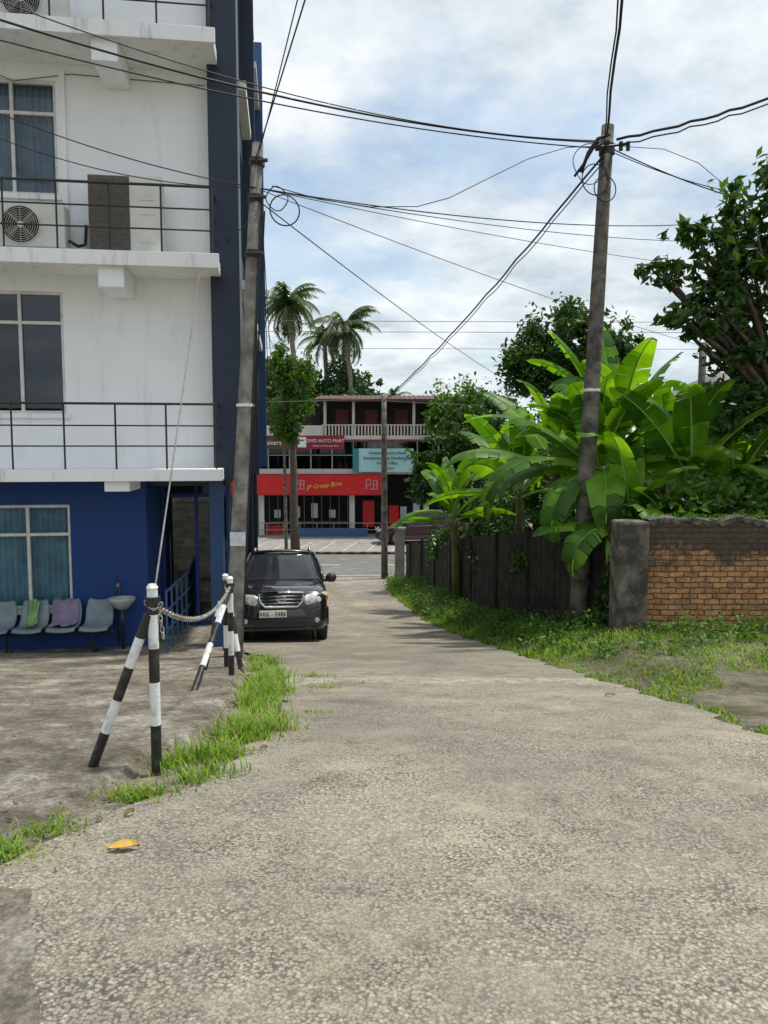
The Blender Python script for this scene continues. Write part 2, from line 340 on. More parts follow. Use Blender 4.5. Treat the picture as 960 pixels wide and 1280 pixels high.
def tree(name,base,blobs,n,size,mat,trunk_r=.18,bark=None,seed=1,**kw):
    e=empty(name)
    mb=MB(); r=random.Random(seed)
    bx,by,bz=base
    cx=sum(b[0] for b in blobs)/len(blobs); cy=sum(b[1] for b in blobs)/len(blobs); cz=min(b[2]-b[5]*.5 for b in blobs)
    top=Vector((bx+(cx-bx)*.5,by+(cy-by)*.5,max(bz+.8,cz)))
    B=Vector(base); pts=[B+(top-B)*t+Vector((math.sin(t*5+seed),math.cos(t*4+seed),0))*.08*t for t in (0,.25,.5,.75,1)]
    mb.tube(pts,[trunk_r*(1.25-.5*i/4) for i in range(5)],10)
    for b in blobs:
        for k in range(4):
            tip=Vector((b[0]+r.uniform(-.6,.6)*b[3],b[1]+r.uniform(-.6,.6)*b[4],b[2]+r.uniform(-.2,.7)*b[5]))
            mid=top.lerp(tip,.5)+Vector((r.uniform(-.2,.2),r.uniform(-.2,.2),r.uniform(0,.3)))
            mb.tube([pts[-1],mid,tip],[trunk_r*.5,trunk_r*.28,trunk_r*.08],6)
    mb.build('trunk_and_limbs',bark or M['bark'],e,smooth=True)
    lb=MB(); leaf_cloud(lb,blobs,n,size,seed=seed,**kw); lb.build('foliage',mat,e)
    return e
tree('shade_tree',(7.2,31,-3.6),[(7.4,31,5.7,1.9,1.6,1.5),(5.9,30.5,4.9,1.3,1.2,1.0),(9.1,31.2,5.3,1.3,1.3,1.2),(7.6,31,4.0,2.3,1.6,1.1)],17000,.24,M['leafA'],.25,seed=3)
tree('mango_tree',(-4.6,39.2,-3.7),[(-4.9,39,3.7,1.1,1.0,1.5),(-4.4,39,5.2,.9,.8,1.1),(-5.3,39,5.8,.6,.6,.9),(-5.0,39,2.5,.7,.7,.6)],9000,.2,M['leafB'],.2,seed=4)
tree('garden_tree',(3.4,27.5,-3.3),[(3.1,27.5,1.9,1.2,1.1,1.1),(1.9,27.5,.5,.9,.9,1.0),(4.4,28,2.2,1.1,1.1,1.1),(2.9,27.3,.2,1.3,.9,1.2)],13000,.19,M['leafA'],.12,seed=5)
tree('sapling',(4.6,43,-3.6),[(4.3,43,4.0,1.3,1,1.2),(3.3,43,3.0,.8,.8,.8),(5.6,43,3.4,1.0,.9,1.0)],4000,.26,M['leafB'],.12,seed=6,sig=.2)
db=MB()
bl=[]
r_=random.Random(5)
for i in range(30):
    x=-44+i*3.2+r_.uniform(-1,1); y=68+r_.uniform(-4,6); top=r_.uniform(4.0,6.6)
    bl.append((x,y,(top-3.7)/2,2.6,2.2,(top+3.7)/2))
leaf_cloud(db,bl,24000,.6,clumps=90,seed=8)
leaf_cloud(db,[(-8.5,62,6.6,2.2,1.8,2.2),(-6.0,62,5.8,2.0,1.8,2.0),(-3.6,62,6.4,2.0,1.8,2.1),(-1.6,63,5.2,1.7,1.6,1.7),(-7,60,4,3,2,2),(-3,60,4,3,2,2)],16000,.42,clumps=70,seed=18); db.build('distant_trees',M['leafA'])
tree('jackfruit_tree',(8.3,14.2,-1.3),[(7.7,14,5.3,1.2,1.1,1.2),(6.7,13.8,4.5,1.0,.9,.7),(6.5,13.6,5.5,.7,.7,.6),(7.7,13.9,6.4,.9,.8,.6),(5.75,13.6,4.8,.7,.6,.4),(4.85,13.5,4.6,.40,.35,.22),(5.3,13.5,5.3,.35,.35,.25),(5.7,13.5,3.9,.6,.5,.4),(6.4,13.7,3.3,.7,.5,.6),(6.3,14.1,2.4,.8,.6,.6),(7.2,14.0,2.7,.8,.6,.8),(5.1,13.5,3.9,.35,.3,.2)],8000,.22,M['leafC'],.17,seed=9,clumps=24,sig=.13,asp=.45,up=.5)
sb=MB(); leaf_cloud(sb,[(4.9,12.6,.40,.9,.5,.5),(6.3,12.8,.45,1.0,.6,.6),(7.9,13,.8,1.2,.8,.9),(5.5,12.6,.5,.6,.4,.5),(9.2,14.5,2.0,1.3,1,1.6)],9000,.17,60,.14,seed=12); sb.build('shrub',M['leafB'])
sb=MB(); leaf_cloud(sb,[(5.5,19.5,.2,1.8,1,1.6),(8,19.5,.8,1.8,1,1.8),(10.5,20,1.2,1.8,1,2.0),(4.2,22,-.6,1.4,1,1.5),(3.4,24.5,-1.2,1.2,1,1.4)],13000,.24,70,.14,seed=14); sb.build('shrub',M['leafA'])
sb=MB(); leaf_cloud(sb,[(3.75,15.2,-.3,.35,1.0,.40),(3.2,18,-.9,.3,1.5,.4),(2.6,21.5,-1.4,.3,1.4,.4),(1.95,25.5,-1.8,.4,1.5,.6),(3.72,12.25,-.6,.12,.35,.5),(3.68,12.5,-1.1,.16,.3,.3)],6000,.14,50,.16,seed=13); sb.build('shrub',M['leafC'])
def palm(name,base,top,R,seed,nf=24):
    e=empty(name); r=random.Random(seed); B=Vector(base); T=Vector(top)
    mb=MB(); pts=[B.lerp(T,t)+Vector((math.sin(t*3)*.35,0,0)) for t in [i/8 for i in range(9)]]
    T=pts[-1]
    mb.tube(pts,[.26-.10*i/8 for i in range(9)],8); mb.build('trunk',M['palmt'],e,smooth=True)
    fb=MB()
    for i in range(nf):
        az=2*math.pi*i/nf*1.618*2+r.uniform(-.2,.2); el=r.uniform(-.7,1.3); Lf=R*r.uniform(.85,1.2)
        d=Vector((math.cos(az),math.sin(az),0)); side=Vector((-math.sin(az),math.cos(az),0))
        P=[]
        p=T.copy(); ang=el; n=18
        for k in range(n+1):
            P.append(p.copy()); p=p+(d*math.cos(ang)+Vector((0,0,1))*math.sin(ang))*(Lf/n); ang-=(.07+.09*k/n)*(1.0)
        fb.tube(P,[.035*(1-k/(n+1)) for k in range(n+1)],4,cap=False)
        for k in range(2,n+1):
            for j in range(2):
                q=P[k-1].lerp(P[k],j*.5)
                w=R*.27*math.sin(math.pi*min(1,(k+.6*j)/n*.85+.12))*r.uniform(.7,1.15); tang=(P[k]-P[k-1]).normalized()
                for sgn in (-1,1):
                    dr=(side*sgn*.8+tang*.5+Vector((0,0,-.5-.6*r.random()))).normalized()
                    t=q+dr*w; wd=tang*.045*R/2.2
                    fb.add([q-wd,q+wd,t],[(0,1,2)])
    fb.build('fronds',M['palm'],e)
    cb=MB()
    for i in range(6):
        a=i*1.05; cb.tube([T+Vector((math.cos(a)*.2,math.sin(a)*.2,-.15)),T+Vector((math.cos(a)*.28,math.sin(a)*.28,-.32)),T+Vector((math.cos(a)*.28,math.sin(a)*.28,-.5))],[.08,.15,.07],7)
    cb.build('coconuts',M['pst'],e,smooth=True)
palm('coconut_palm',(-6.2,56,-3.7),(-6.9,55,11.8),3.1,1,34)
palm('coconut_palm',(-2.4,60,-3.7),(-3.1,60,10.9),3.2,2,36)
palm('coconut_palm',(-5.2,64,-3.7),(-5.0,64,10.6),2.8,5,24)
palm('coconut_palm',(.8,75,-3.7),(.9,75,6.4),2.2,4,18)
# banana plants
def banana_leaf(mb,base,az,el,Lf,W,r,droop=.13,twist=0):
    d=Vector((math.cos(az),math.sin(az),0)); Z=Vector((0,0,1)); side0=Vector((-math.sin(az),math.cos(az),0))
    n=24; p=Vector(base); ang=el; P=[];T=[]
    for k in range(n+1):
        P.append(p.copy()); t=d*math.cos(ang)+Z*math.sin(ang); T.append(t); p=p+t*(Lf/n); ang-=droop*(.15+1.5*(k/n)**1.3)
    mb.mi=1; mb.tube(P[:n],[.028*(1-k/(n+2))+.004 for k in range(n)],5,cap=False)
    mb.mi=0
    def wid(s):
        if s<.13: return 0
        u=(s-.13)/.87; return W*.5*min(1,(math.sin(math.pi*min(1,u**.66)))**.5)
    for sgn in (-1,1):
        k=3
        fold=r.uniform(.1,.5)
        while k<n:
            seg=min(r.choice([1,1,2,3,4,7]),n-k)
            jit=r.uniform(-.35,.2)
            vs=[];fs=[]
            for q in range(seg+1):
                kk=k+q; s=kk/n; w=wid(s)
                up=T[kk].cross(side0).normalized()
                if up.z<0: up=-up
                sd=(side0*math.cos(twist)+up*math.sin(twist))
                inn=P[kk]+up*.012
                gap=(Lf/n)*(.14 if q==0 else (-.14 if q==seg else 0))
                m1=inn+sd*sgn*w*.5+up*w*fold*.45+T[kk]*gap*.5
                ot=inn+sd*sgn*w*(.97+.03*jit)+up*w*(fold*.25+jit*.5-.12)+T[kk]*(gap+w*.22)
                vs+= [inn,m1,ot]
            for q in range(seg):
                a=q*3; fs+=[(a,a+1,a+4,a+3),(a+1,a+2,a+5,a+4)]
            mb.add(vs,fs); k+=seg
def banana(name,base,h,leaves,Lf,W,seed,dead=0,elr=(.1,1.45),dr=(.035,.10),extra=()):
    e=empty(name); r=random.Random(seed); B=Vector(base); T=B+Vector((r.uniform(-.2,.2),r.uniform(-.2,.2),h))
    sbm=MB(); sbm.tube([B,B.lerp(T,.4),B.lerp(T,.8),T],[.15,.13,.10,.07],10); sbm.build('pseudostem',M['pst'],e,smooth=True)
    mb=MB()
    for i in range(leaves):
        az=i*2.4+seed+r.uniform(-.3,.3); f=i/max(1,leaves-1); el=elr[0]+(elr[1]-elr[0])*f**.7+r.uniform(-.12,.12)
        banana_leaf(mb,T+Vector((0,0,-.25+.35*f)),az,el,Lf*r.uniform(.8,1.15),W*r.uniform(.85,1.15),r,r.uniform(*dr),r.uniform(-.7,.7))
    for (az,el,l_,dd) in extra:
        banana_leaf(mb,T+Vector((0,0,-.1)),az,el,l_,W*1.1,r,dd,r.uniform(-.3,.3))
    mb.build('leaves',[M['banana'],M['rib']],e,smooth=True)
    if dead:
        mb=MB()
        for i in range(dead):
            banana_leaf(mb,T+Vector((0,0,-.5)),r.uniform(3.3,6.1),-.1,Lf*.8,W*.5,r,.16,.3)
        mb.build('dry_leaves',[M['deadl'],M['deadl']],e)
banana('banana_plant',(4.25,14.3,-1.9),3.1,13,2.3,.66,1,extra=((3.5,.35,2.9,.10),(4.0,.1,2.6,.12),(3.0,.75,3.0,.07),(4.5,.2,2.5,.13)))
banana('banana_plant',(4.9,15.6,-1.9),3.4,12,2.6,.66,2.3,extra=((2.9,1.25,3.0,.03),(1.8,1.4,3.0,.02)))
banana('banana_plant',(5.7,14.0,-1.7),2.8,12,2.2,.62,4,dead=1)
banana('banana_plant',(3.75,16.6,-2.1),3.2,12,2.6,.64,5,extra=((3.1,.5,2.7,.08),(3.6,.15,2.4,.11)))
banana('banana_plant',(6.9,14.6,-1.6),2.5,10,2.0,.56,6.1,dead=4)
banana('banana_plant',(4.25,13.3,-1.8),2.1,10,1.9,.56,7.4,elr=(0,1.2),extra=((3.7,.2,2.0,.14),(4.3,.0,1.7,.15)))
banana('banana_plant',(6.2,16.4,-2.0),3.1,10,2.4,.6,8)
banana('banana_plant',(3.3,18.6,-2.3),2.9,12,2.4,.60,9.2)
banana('banana_plant',(2.15,22.0,-3.0),2.7,10,1.9,.50,3,extra=((3.3,.3,2.0,.09),(1.9,1.3,1.9,.02)))
banana('banana_plant',(5.2,13.0,-1.7),1.7,8,1.4,.48,10.4,elr=(0,1.2))
# ------------------------------------------------------------------ grass
def blades(mb,pts,hr,w,seed):
    r=random.Random(seed)
    for (x,y,s) in pts:
        z=H(x,y)-.02; h=r.uniform(*hr)*s; a=r.uniform(0,6.28); l=r.uniform(.15,1.0)*h; ww=w*r.uniform(.6,1.4)
        dx,dy=math.cos(a),math.sin(a); sx,sy=-dy*ww,dx*ww
        mb.add([(x-sx,y-sy,z),(x+sx,y+sy,z),(x+dx*l*.35+sx*.8,y+dy*l*.35+sy*.8,z+h*.6),(x+dx*l*.35-sx*.8,y+dy*l*.35-sy*.8,z+h*.6),(x+dx*l,y+dy*l,z+h*.9)],[(0,1,2,3),(3,2,4)])
gr=random.Random(2)
P=[]
def clump(cx,cy,sx,sy,n,s):
    for _ in range(n): P.append((gr.gauss(cx,sx),gr.gauss(cy,sy),s*gr.uniform(.5,1.25)))
for i in range(70):
    y=4.1+gr.random()**1.1*6.8; k=gr.uniform(.3,1.6)
    clump(LE(y)-.12+gr.uniform(-.2,.16),y,gr.uniform(.04,.12),gr.uniform(.04,.11),int((140 if y<8.5 else 100)*k),gr.uniform(.4,1.3))
clump(-1.25,3.75,.10,.05,330,.6); clump(-1.05,4.0,.06,.05,120,.5)
clump(-1.75,3.05,.16,.06,700,.6); clump(-1.52,3.3,.08,.05,160,.5)
clump(-1.95,3.0,.15,.07,300,.7); clump(-.55,6.0,.10,.05,160,.4); clump(-.62,7.6,.14,.08,260,.5); clump(-.8,8.6,.1,.1,200,.6); clump(-.45,7.9,.12,.05,120,.35)
for _ in range(90):
    cx=gr.uniform(-3.8,-1.2); cy=gr.uniform(3.3,9); clump(cx,cy,.03,.03,gr.randint(4,18),.3)
g1=MB(); blades(g1,P,(.05,.17),.0042,3); g1.build('grass',M['grass'])
def FX(y): return 3.9-(y-11.5)*.157
P=[]
while len(P)<50000:
    y=4.7+26*gr.random()**1.6
    if y<11.3: x=RE(y)+gr.random()*(5.2 if y>8 else 4.0)
    else: x=RE(y)+gr.random()*(FX(y)-RE(y))
    if x-RE(y)<.05: x+=.05*gr.random()
    den=math.sin(x*3.1+1)*math.sin(y*2.3)+math.sin(x*1.3-y*1.9)+.5*math.sin(x*7-y*5)
    if y<8.3:
        e_=x-RE(y)
        inpatch=(5.7<y<8.1 and .25<e_<2.2)
        if inpatch and den<.75: continue
        if den<-.9: continue
    elif den<-1.5+gr.random()*.6: continue
    P.append((x,y,gr.uniform(.3,1.0)*(1.0 if y>10 else .5)*(1.3 if den>.9 else .8)))
g2=MB(); blades(g2,P,(.06,.17),.0075,4); g2.build('grass',M['grass'])
wb=MB(); bl=[]
for i in range(74):
    y=8.9+i*.29+gr.uniform(-.3,.3)
    xm=(FX(y) if y>11.5 else gr.uniform(3.6,5.5)); x=gr.uniform(RE(y)+.3,max(RE(y)+.7,xm-.12)) if y>11 else RE(y)+gr.uniform(.5,3.4)
    s=gr.uniform(.10,.30); bl.append((x,y,H(x,y)+s*.3,s*1.5,s*1.3,s))
for i in range(16):
    x=4.0+i*.36; bl.append((x,11.05+gr.uniform(-.35,.15),H(x,11)+.06,.32,.28,gr.uniform(.12,.28)))
leaf_cloud(wb,bl,22000,.06,40,.25,.6,.6,seed=21,shell=.2); wb.build('weeds',M['leafB'])
def fallen(x,y,L_,a,mat):
    z=G(y)+.012; vs=[];fs=[];n=8
    for k in range(n+1):
        t=k/n; w=.20*L_*math.sin(math.pi*t)**.8
        px=(t-.5)*L_; ca,sa=math.cos(a),math.sin(a)
        for s,zz in ((-1,.012),(0,0),(1,.018)):
            py=s*w; vs.append((x+px*ca-py*sa,y+px*sa+py*ca,z+zz*abs(s)+.01*math.sin(t*3)))
    for k in range(n):
        b=k*3; fs+=[(b,b+1,b+4,b+3),(b+1,b+2,b+5,b+4)]
    m=MB(); m.add(vs,fs); m.build('fallen_leaf',mat,smooth=True)
fallen(-1.10,3.08,.13,.25,M['yleaf']); fallen(-1.2,3.45,.06,1,M['deadl']); fallen(2.1,6.9,.10,.1,M['deadl']); fallen(-.75,4.6,.05,.6,M['deadl'])
lf=MB()
for i in range(300):
    y=gr.uniform(3,12); x=gr.choice([LE(y)-gr.uniform(0,2.5),LE(y)-gr.uniform(0,.5),RE(y)+gr.uniform(0,1.5)]); z=H(x,y)+.085; a=gr.uniform(0,6); s=gr.uniform(.010,.03)
    lf.add([(x-s*math.cos(a),y-s*math.sin(a),z),(x+s*.5*math.sin(a),y-s*.5*math.cos(a),z+.006),(x+s*math.cos(a),y+s*math.sin(a),z+.01),(x-s*.5*math.sin(a),y+s*.5*math.cos(a),z)],[(0,1,2,3)])
lf.build('leaf_litter',M['deadl'])
st=MB()
for i in range(1500):
    y=2.2+9*gr.random()**1.3; q=gr.random()
    x=LE(y)+gr.gauss(-.05,.22) if q<.5 else (RE(y)+gr.gauss(.3,.4) if q<.75 else gr.uniform(LE(y)-2,RE(y)))
    s=gr.uniform(.003,.011)*(1.7 if gr.random()<.06 else 1); z=G(y)+s*.5+(.06 if x<LE(y)-.5 and y>4 else 0)
    pts=[(gr.uniform(.7,1.2)*dx_*s,gr.uniform(.7,1.2)*dy_*s,gr.uniform(.6,1)*dz_*s) for dx_,dy_,dz_ in ((1,0,0),(0,1,0),(-1,0,0),(0,-1,0),(0,0,1),(0,0,-1))]
    st.add([(x+p[0],y+p[1],z+p[2]) for p in pts],[(0,1,4),(1,2,4),(2,3,4),(3,0,4),(1,0,5),(2,1,5),(3,2,5),(0,3,5)])
st.build('gravel',M['stone'])
# ------------------------------------------------------------------ fence + brick wall + pillars
fb=MB(); y=11.75; i=0
while y<30.6:
    w=gr.uniform(.22,.42); x=FX(y); x2=FX(y+w-.006); zt=.50+(-2.3-.50)*(y-11.5)/19.3+gr.uniform(-.04,.03); zt2=zt-.14*w+gr.uniform(-.03,.03); zb=H(x,y)-.15; o=gr.uniform(-.012,.012)
    fb.add([(x+o,y,zb),(x2+o,y+w-.006,zb),(x2+o,y+w-.006,zt2),(x+o,y,zt),(x+o+.04,y,zb),(x2+o+.04,y+w-.006,zb),(x2+o+.04,y+w-.006,zt2),(x+o+.04,y,zt)],[(0,3,2,1),(4,5,6,7),(0,4,7,3),(1,2,6,5),(3,7,6,2)])
    y+=w; i+=1
    if i%7==0:
        fb.tube([(x-.07,y,zb),(x-.07,y,zt+.04)],.05,6)
fb.build('board_fence',M['fence'])
e=empty('brick_wall')
wm=MB(); n=90; wr=random.Random(11)
top=[];t_=.50
for i in range(n+1):
    t_+=wr.uniform(-.025,.025); t_=min(.56,max(.44,t_)); top.append(t_)
vs=[];fs=[]
for i in range(n+1):
    x=4.02+i*.075
    vs+=[(x,11.5,-1.7),(x,11.5,top[i]),(x,11.72,top[i]+.01),(x,11.72,-1.7)]
for i in range(n):
    a=i*4; fs+=[(a,a+4,a+5,a+1),(a+1,a+5,a+6,a+2),(a+2,a+6,a+7,a+3)]
wm.add(vs,fs); wm.build('brickwork',M['brick'],e)
cm=MB(); vs=[];fs=[]
for i in range(n+1):
    x=4.02+i*.075; t=top[i]
    vs+=[(x,11.487-wr.uniform(0,.012),t-.03+wr.uniform(-.06,.02)),(x,11.48,t+.02),(x,11.6,t+.045+wr.uniform(-.02,.02)),(x,11.75,t+.02)]
for i in range(n):
    a=i*4; fs+=[(a,a+4,a+5,a+1),(a+1,a+5,a+6,a+2),(a+2,a+6,a+7,a+3)]
cm.add(vs,fs); cm.build('coping',M['cap'],e)
mo=MB(); leaf_cloud(mo,[(4.3+i*.45,11.58,.55,.25,.1,.04) for i in range(12)],1500,.045,20,.3,seed=31); mo.build('wall_moss',M['leafB'],e)
e=empty('gate_pillar'); box('shaft',M['cap'],3.53,4.0,11.35,11.80,-1.7,.50,e,.04)
e=empty('gate_pillar'); box('shaft',M['paving'],.45,.85,30.9,31.15,-3.8,-1.75,e,.02); box('capstone',M['paving'],.41,.89,30.86,31.19,-1.75,-1.65,e,.01)
# ------------------------------------------------------------------ utility poles
def ring(mb,c,R,n,rad,ax='y',wob=.0):
    pts=[]
    for k in range(n+1):
        a=2*math.pi*k/n; q=(math.cos(a)*R,math.sin(a)*R*1.05)
        pts.append((c[0]+q[0],c[1]+q[0]*.3+wob*math.sin(3*a),c[2]+q[1]))
    mb.tube(pts,rad,5,cap=False)
def upole(name,p0,p1,r0,r1,mat):
    e=empty(name); A=Vector(p0);B=Vector(p1)
    m=MB(); m.tube([A.lerp(B,t) for t in (0,.2,.4,.6,.8,1)],[r0+(r1-r0)*t for t in (0,.2,.4,.6,.8,1)],14); m.build('shaft',mat,e,smooth=True)
    return e,A,B
e,A,B=upole('utility_pole',(3.40,13.2,-1.9),(3.80,13.4,7.05),.17,.105,M['poled'])
m=MB(); q=A.lerp(B,.955); m.tube([q+Vector((-.22,-.14,0)),q+Vector((.34,-.14,.05))],.022,6); m.tube([q+Vector((0,-.02,-.08)),q+Vector((0,-.02,.08))],.135,12)
for dx in (-.2,.2,.32): m.tube([q+Vector((dx,-.15,-.06)),q+Vector((dx,-.15,.08))],.035,7)
m.build('insulator_bracket',M['black'],e)
m=MB(); ring(m,(3.55,13.2,6.1),.24,24,.010); ring(m,(3.45,13.2,6.35),.30,24,.008,wob=.05); ring(m,(3.72,13.2,5.95),.2,20,.010)
m.tube([(3.3,13.15,6.2),(3.4,13.1,6.5),(3.55,13.1,6.72),(3.75,13.1,6.8)],.03,6); m.tube([(3.2,13.2,6.15),(3.35,13.15,6.35),(3.5,13.15,6.6),(3.75,13.12,6.7)],.022,6)
m.build('cable_coil',M['wire'],e,smooth=True)
m=MB(); q=A.lerp(B,.50); m.tube([q,q+Vector((0,0,.05))],.15,12); m.build('band',M['bw'],e)
e,A,B=upole('utility_pole',(-2.14,10.5,-1.6),(-1.68,10.5,5.64),.135,.075,M['concrete'])
m=MB()
for t in (.90,.80,.965): 
    q=A.lerp(B,t); m.tube([q+Vector((0,0,-.04)),q+Vector((0,0,.06))],.105,10); m.tube([q+Vector((-.06,-.1,0)),q+Vector((.16,-.12,0))],.025,6)
m.build('clamps',M['black'],e)
m=MB(); ring(m,(-1.32,10.4,4.75),.19,22,.010); ring(m,(-1.42,10.4,4.9),.14,20,.008,wob=.04); m.build('cable_coil',M['wire'],e,smooth=True)
m=MB(); q=A.lerp(B,.26); m.box(q.x-.09,q.x+.12,q.y-.148,q.y-.140,q.z-.02,q.z+.17); m.build('notice_sheet',M['paper'],e)
m=MB(); q=A.lerp(B,.52); m.tube([q,q+Vector((0,0,.04))],.125,12); m.build('band',M['bw'],e)
m=MB(); m.tube([A.lerp(B,t)+Vector((.13-.04*t,-.04,0)) for t in (.1,.3,.5,.7,.9)],.014,5); m.tube([A.lerp(B,t)+Vector((.16-.03*t,0,0)) for t in (.35,.5,.7,.88)],.010,5); m.build('down_lead',M['wire'],e)
upole('utility_pole',(0.02,30.9,-3.8),(0.0,30.9,3.7),.14,.10,M['poled'])
upole('utility_pole',(-5.0,38.6,-3.7),(-5.05,38.6,1.6),.09,.07,M['poled'])
upole('utility_pole',(9.1,22,-3),(9.1,22,4.6),.13,.1,M['poled'])
def wires(name,lst,mat):
    m=MB()
    for a,b,sag,rad,*wv in lst:
        a=Vector(a);b=Vector(b); n=28; wv=wv[0] if wv else 0; pts=[]
        for k in range(n+1):
            t=k/n; p=a.lerp(b,t); p.z-=sag*4*t*(1-t)
            if wv: p.z+=wv*math.sin(k*2.3); p.x+=wv*math.sin(k*1.7+1)
            pts.append(p)
        m.tube(pts,rad,5)
    m.build(name,mat,smooth=True)
R0=(3.76,13.25,6.72); L0=(-1.72,10.42,5.05)
wires('overhead_cable',[
 (R0,(-6.2,8,6.65),.42,.015),((3.76,13.25,6.62),(-6.2,8.1,6.35),.30,.010),((3.76,13.25,6.75),(-6.2,7.9,6.95),.55,.008),
 ((3.72,13.2,6.8),(-1.4,-8,8.2),.15,.020,.015),((3.68,13.2,6.75),(-1.5,-8,8.1),.10,.012,.02),
 ((3.88,13.2,6.75),(9.5,12.6,8.6),.25,.024,.015),((3.88,13.2,6.65),(9.5,12.6,8.45),.22,.013,.02),
 ((3.68,13.25,6.5),(0,30.8,3.5),.25,.020,.012),((3.68,13.25,6.4),(0,30.8,3.45),.28,.011,.02),
 ((3.88,13.25,6.6),(9.5,15,5.9),.25,.011),((3.88,13.25,6.55),(9.5,15,6.4),.35,.008),
 ],M['wire'])
wires('overhead_cable',[
 (L0,(9.8,20,7.5),.35,.010),(L0,(9.8,20,6.9),.25,.007),(L0,(9.8,20,6.1),.15,.006),(L0,(9.1,22,4.5),.12,.006),
 ((-1.7,10.4,4.9),(4.8,31,4.4),.12,.009),
 ((-1.7,10.4,5.4),(2.0,.4,8.2),.10,.009),((-1.7,10.4,5.3),(1.6,.4,8.2),.12,.007),
 (L0,(-6.2,10.0,6.4),.18,.008),(L0,(-6.2,10.0,6.1),.30,.007),((-1.7,10.4,4.7),(-3.6,14,4.9),.1,.007),
 ((-1.62,10.4,4.7),(-4.6,31,1.8),.25,.009),((-1.62,10.4,4.6),(-4.3,31,.9),.3,.007),
 ],M['wire'])
wires('overhead_cable',[((-40,33,7.4),(40,33,7.0),.2,.012),((-40,33,6.9),(40,33,6.6),.2,.012),((-40,33,6.2),(40,33,5.9),.2,.010),((0,31,3.6),(-40,33,3.9),.4,.014),((0,31,3.5),(40,33,3.6),.5,.014)],M['wireg'])
m=MB(); m.tube([(-1.5,10.5,5.1),(-.9,10.8,5.02),(-.2,11.2,5.04),(.5,11.7,5.2),(1.0,12,5.42),(1.6,12.5,5.85),(2.4,13.1,6.4),(3.2,13.8,6.85),(4.2,14.5,7.15),(5.4,15.2,7.35),(6.2,15.5,7.2),(6.7,15.5,6.8),(7.0,15.5,6.2)],.007,5); m.build('overhead_cable',M['wire'],smooth=True)
wires('stay_wire',[((-1.27,4.15,1.0-.2),(-2.6,11.0,4.12),0,.006)],M['stay'])
# ------------------------------------------------------------------ striped barrier posts and chain
def striped(mb,a,b,r,bands,mi0=0):
    a=Vector(a);b=Vector(b)
    for (t0,t1,mi) in bands:
        mb.mi=mi; mb.tube([a.lerp(b,t0),a.lerp(b,t1)],r,14,cap=True)
BW=[(0,.06,2),(.06,.28,1),(.28,.48,0),(.48,.68,1),(.68,.86,0),(.86,1,1)]
BV=[(0,.015,2),(.015,.27,1),(.27,.5,0),(.5,.68,1),(.68,.86,0),(.86,.93,1),(.93,1,0)]
def barrier(x,y,h,legs,r=.029):
    e=empty('striped_barrier_post'); m=MB(); z=G(y)-.01
    m.mi=0; striped(m,(x,y,z),(x,y,z+h),r,BV)
    for (lx,ly) in legs:
        striped(m,(x+lx,y+ly,H(x+lx,y+ly)-.01),(x+(-.02 if lx<0 else .02),y+(-.01 if ly<0 else .04),z+h*.86),r*.95,BW)
    m.mi=1; m.tube([(x,y,z+h-.10),(x,y,z+h-.05)],r*1.5,12)
    m.build('painted_pipes',[M['bw'],M['bb'],M['rust']],e,smooth=False,bevel=0)
    cp=MB(); cp.tube([(x,y,z+h),(x,y,z+h+.02)],[r*1.15,r*.7],12); cp.build('pipe_cap',M['bw'],e)
    return (x,y,z+h-.09)
b1=barrier(-1.275,4.13,1.06,[(-.36,-.06)])
b2=barrier(-1.66,8.1,1.15,[(-.10,-1.35)] ,.032)
b3=barrier(-1.9,9.0,1.2,[(-.2,-.4),(.22,-.2)],.034)
def chain(a,b,sag,n):
    m=MB(); a=Vector(a);b=Vector(b); P=[]
    for k in range(n+1):
        t=k/n; p=a.lerp(b,t); p.z-=sag*4*t*(1-t); P.append(p)
    for k in range(n):
        c=(P[k]+P[k+1])/2; d=(P[k+1]-P[k]); ln=d.length*.78; d.normalize()
        s=d.cross(Vector((0,0,1))); s.normalize(); u=s.cross(d)
        w=s if k%2 else u
        pts=[c+d*math.cos(q*math.pi/5)*ln*.8+w*math.sin(q*math.pi/5)*ln*.42 for q in range(11)]
        m.tube(pts,.0045,5,cap=False)
    m.build('chain',M['chain'],smooth=True)
chain(b1,b2,.20,80); chain(b2,b3,.12,20)
chain((b1[0]+.03,b1[1],b1[2]),(b1[0]+.05,b1[1]+.02,b1[2]-.2),0.0,6); chain((b1[0]-.03,b1[1]-.03,b1[2]+.02),(b1[0]+.06,b1[1]-.03,b1[2]+.01),.04,5)
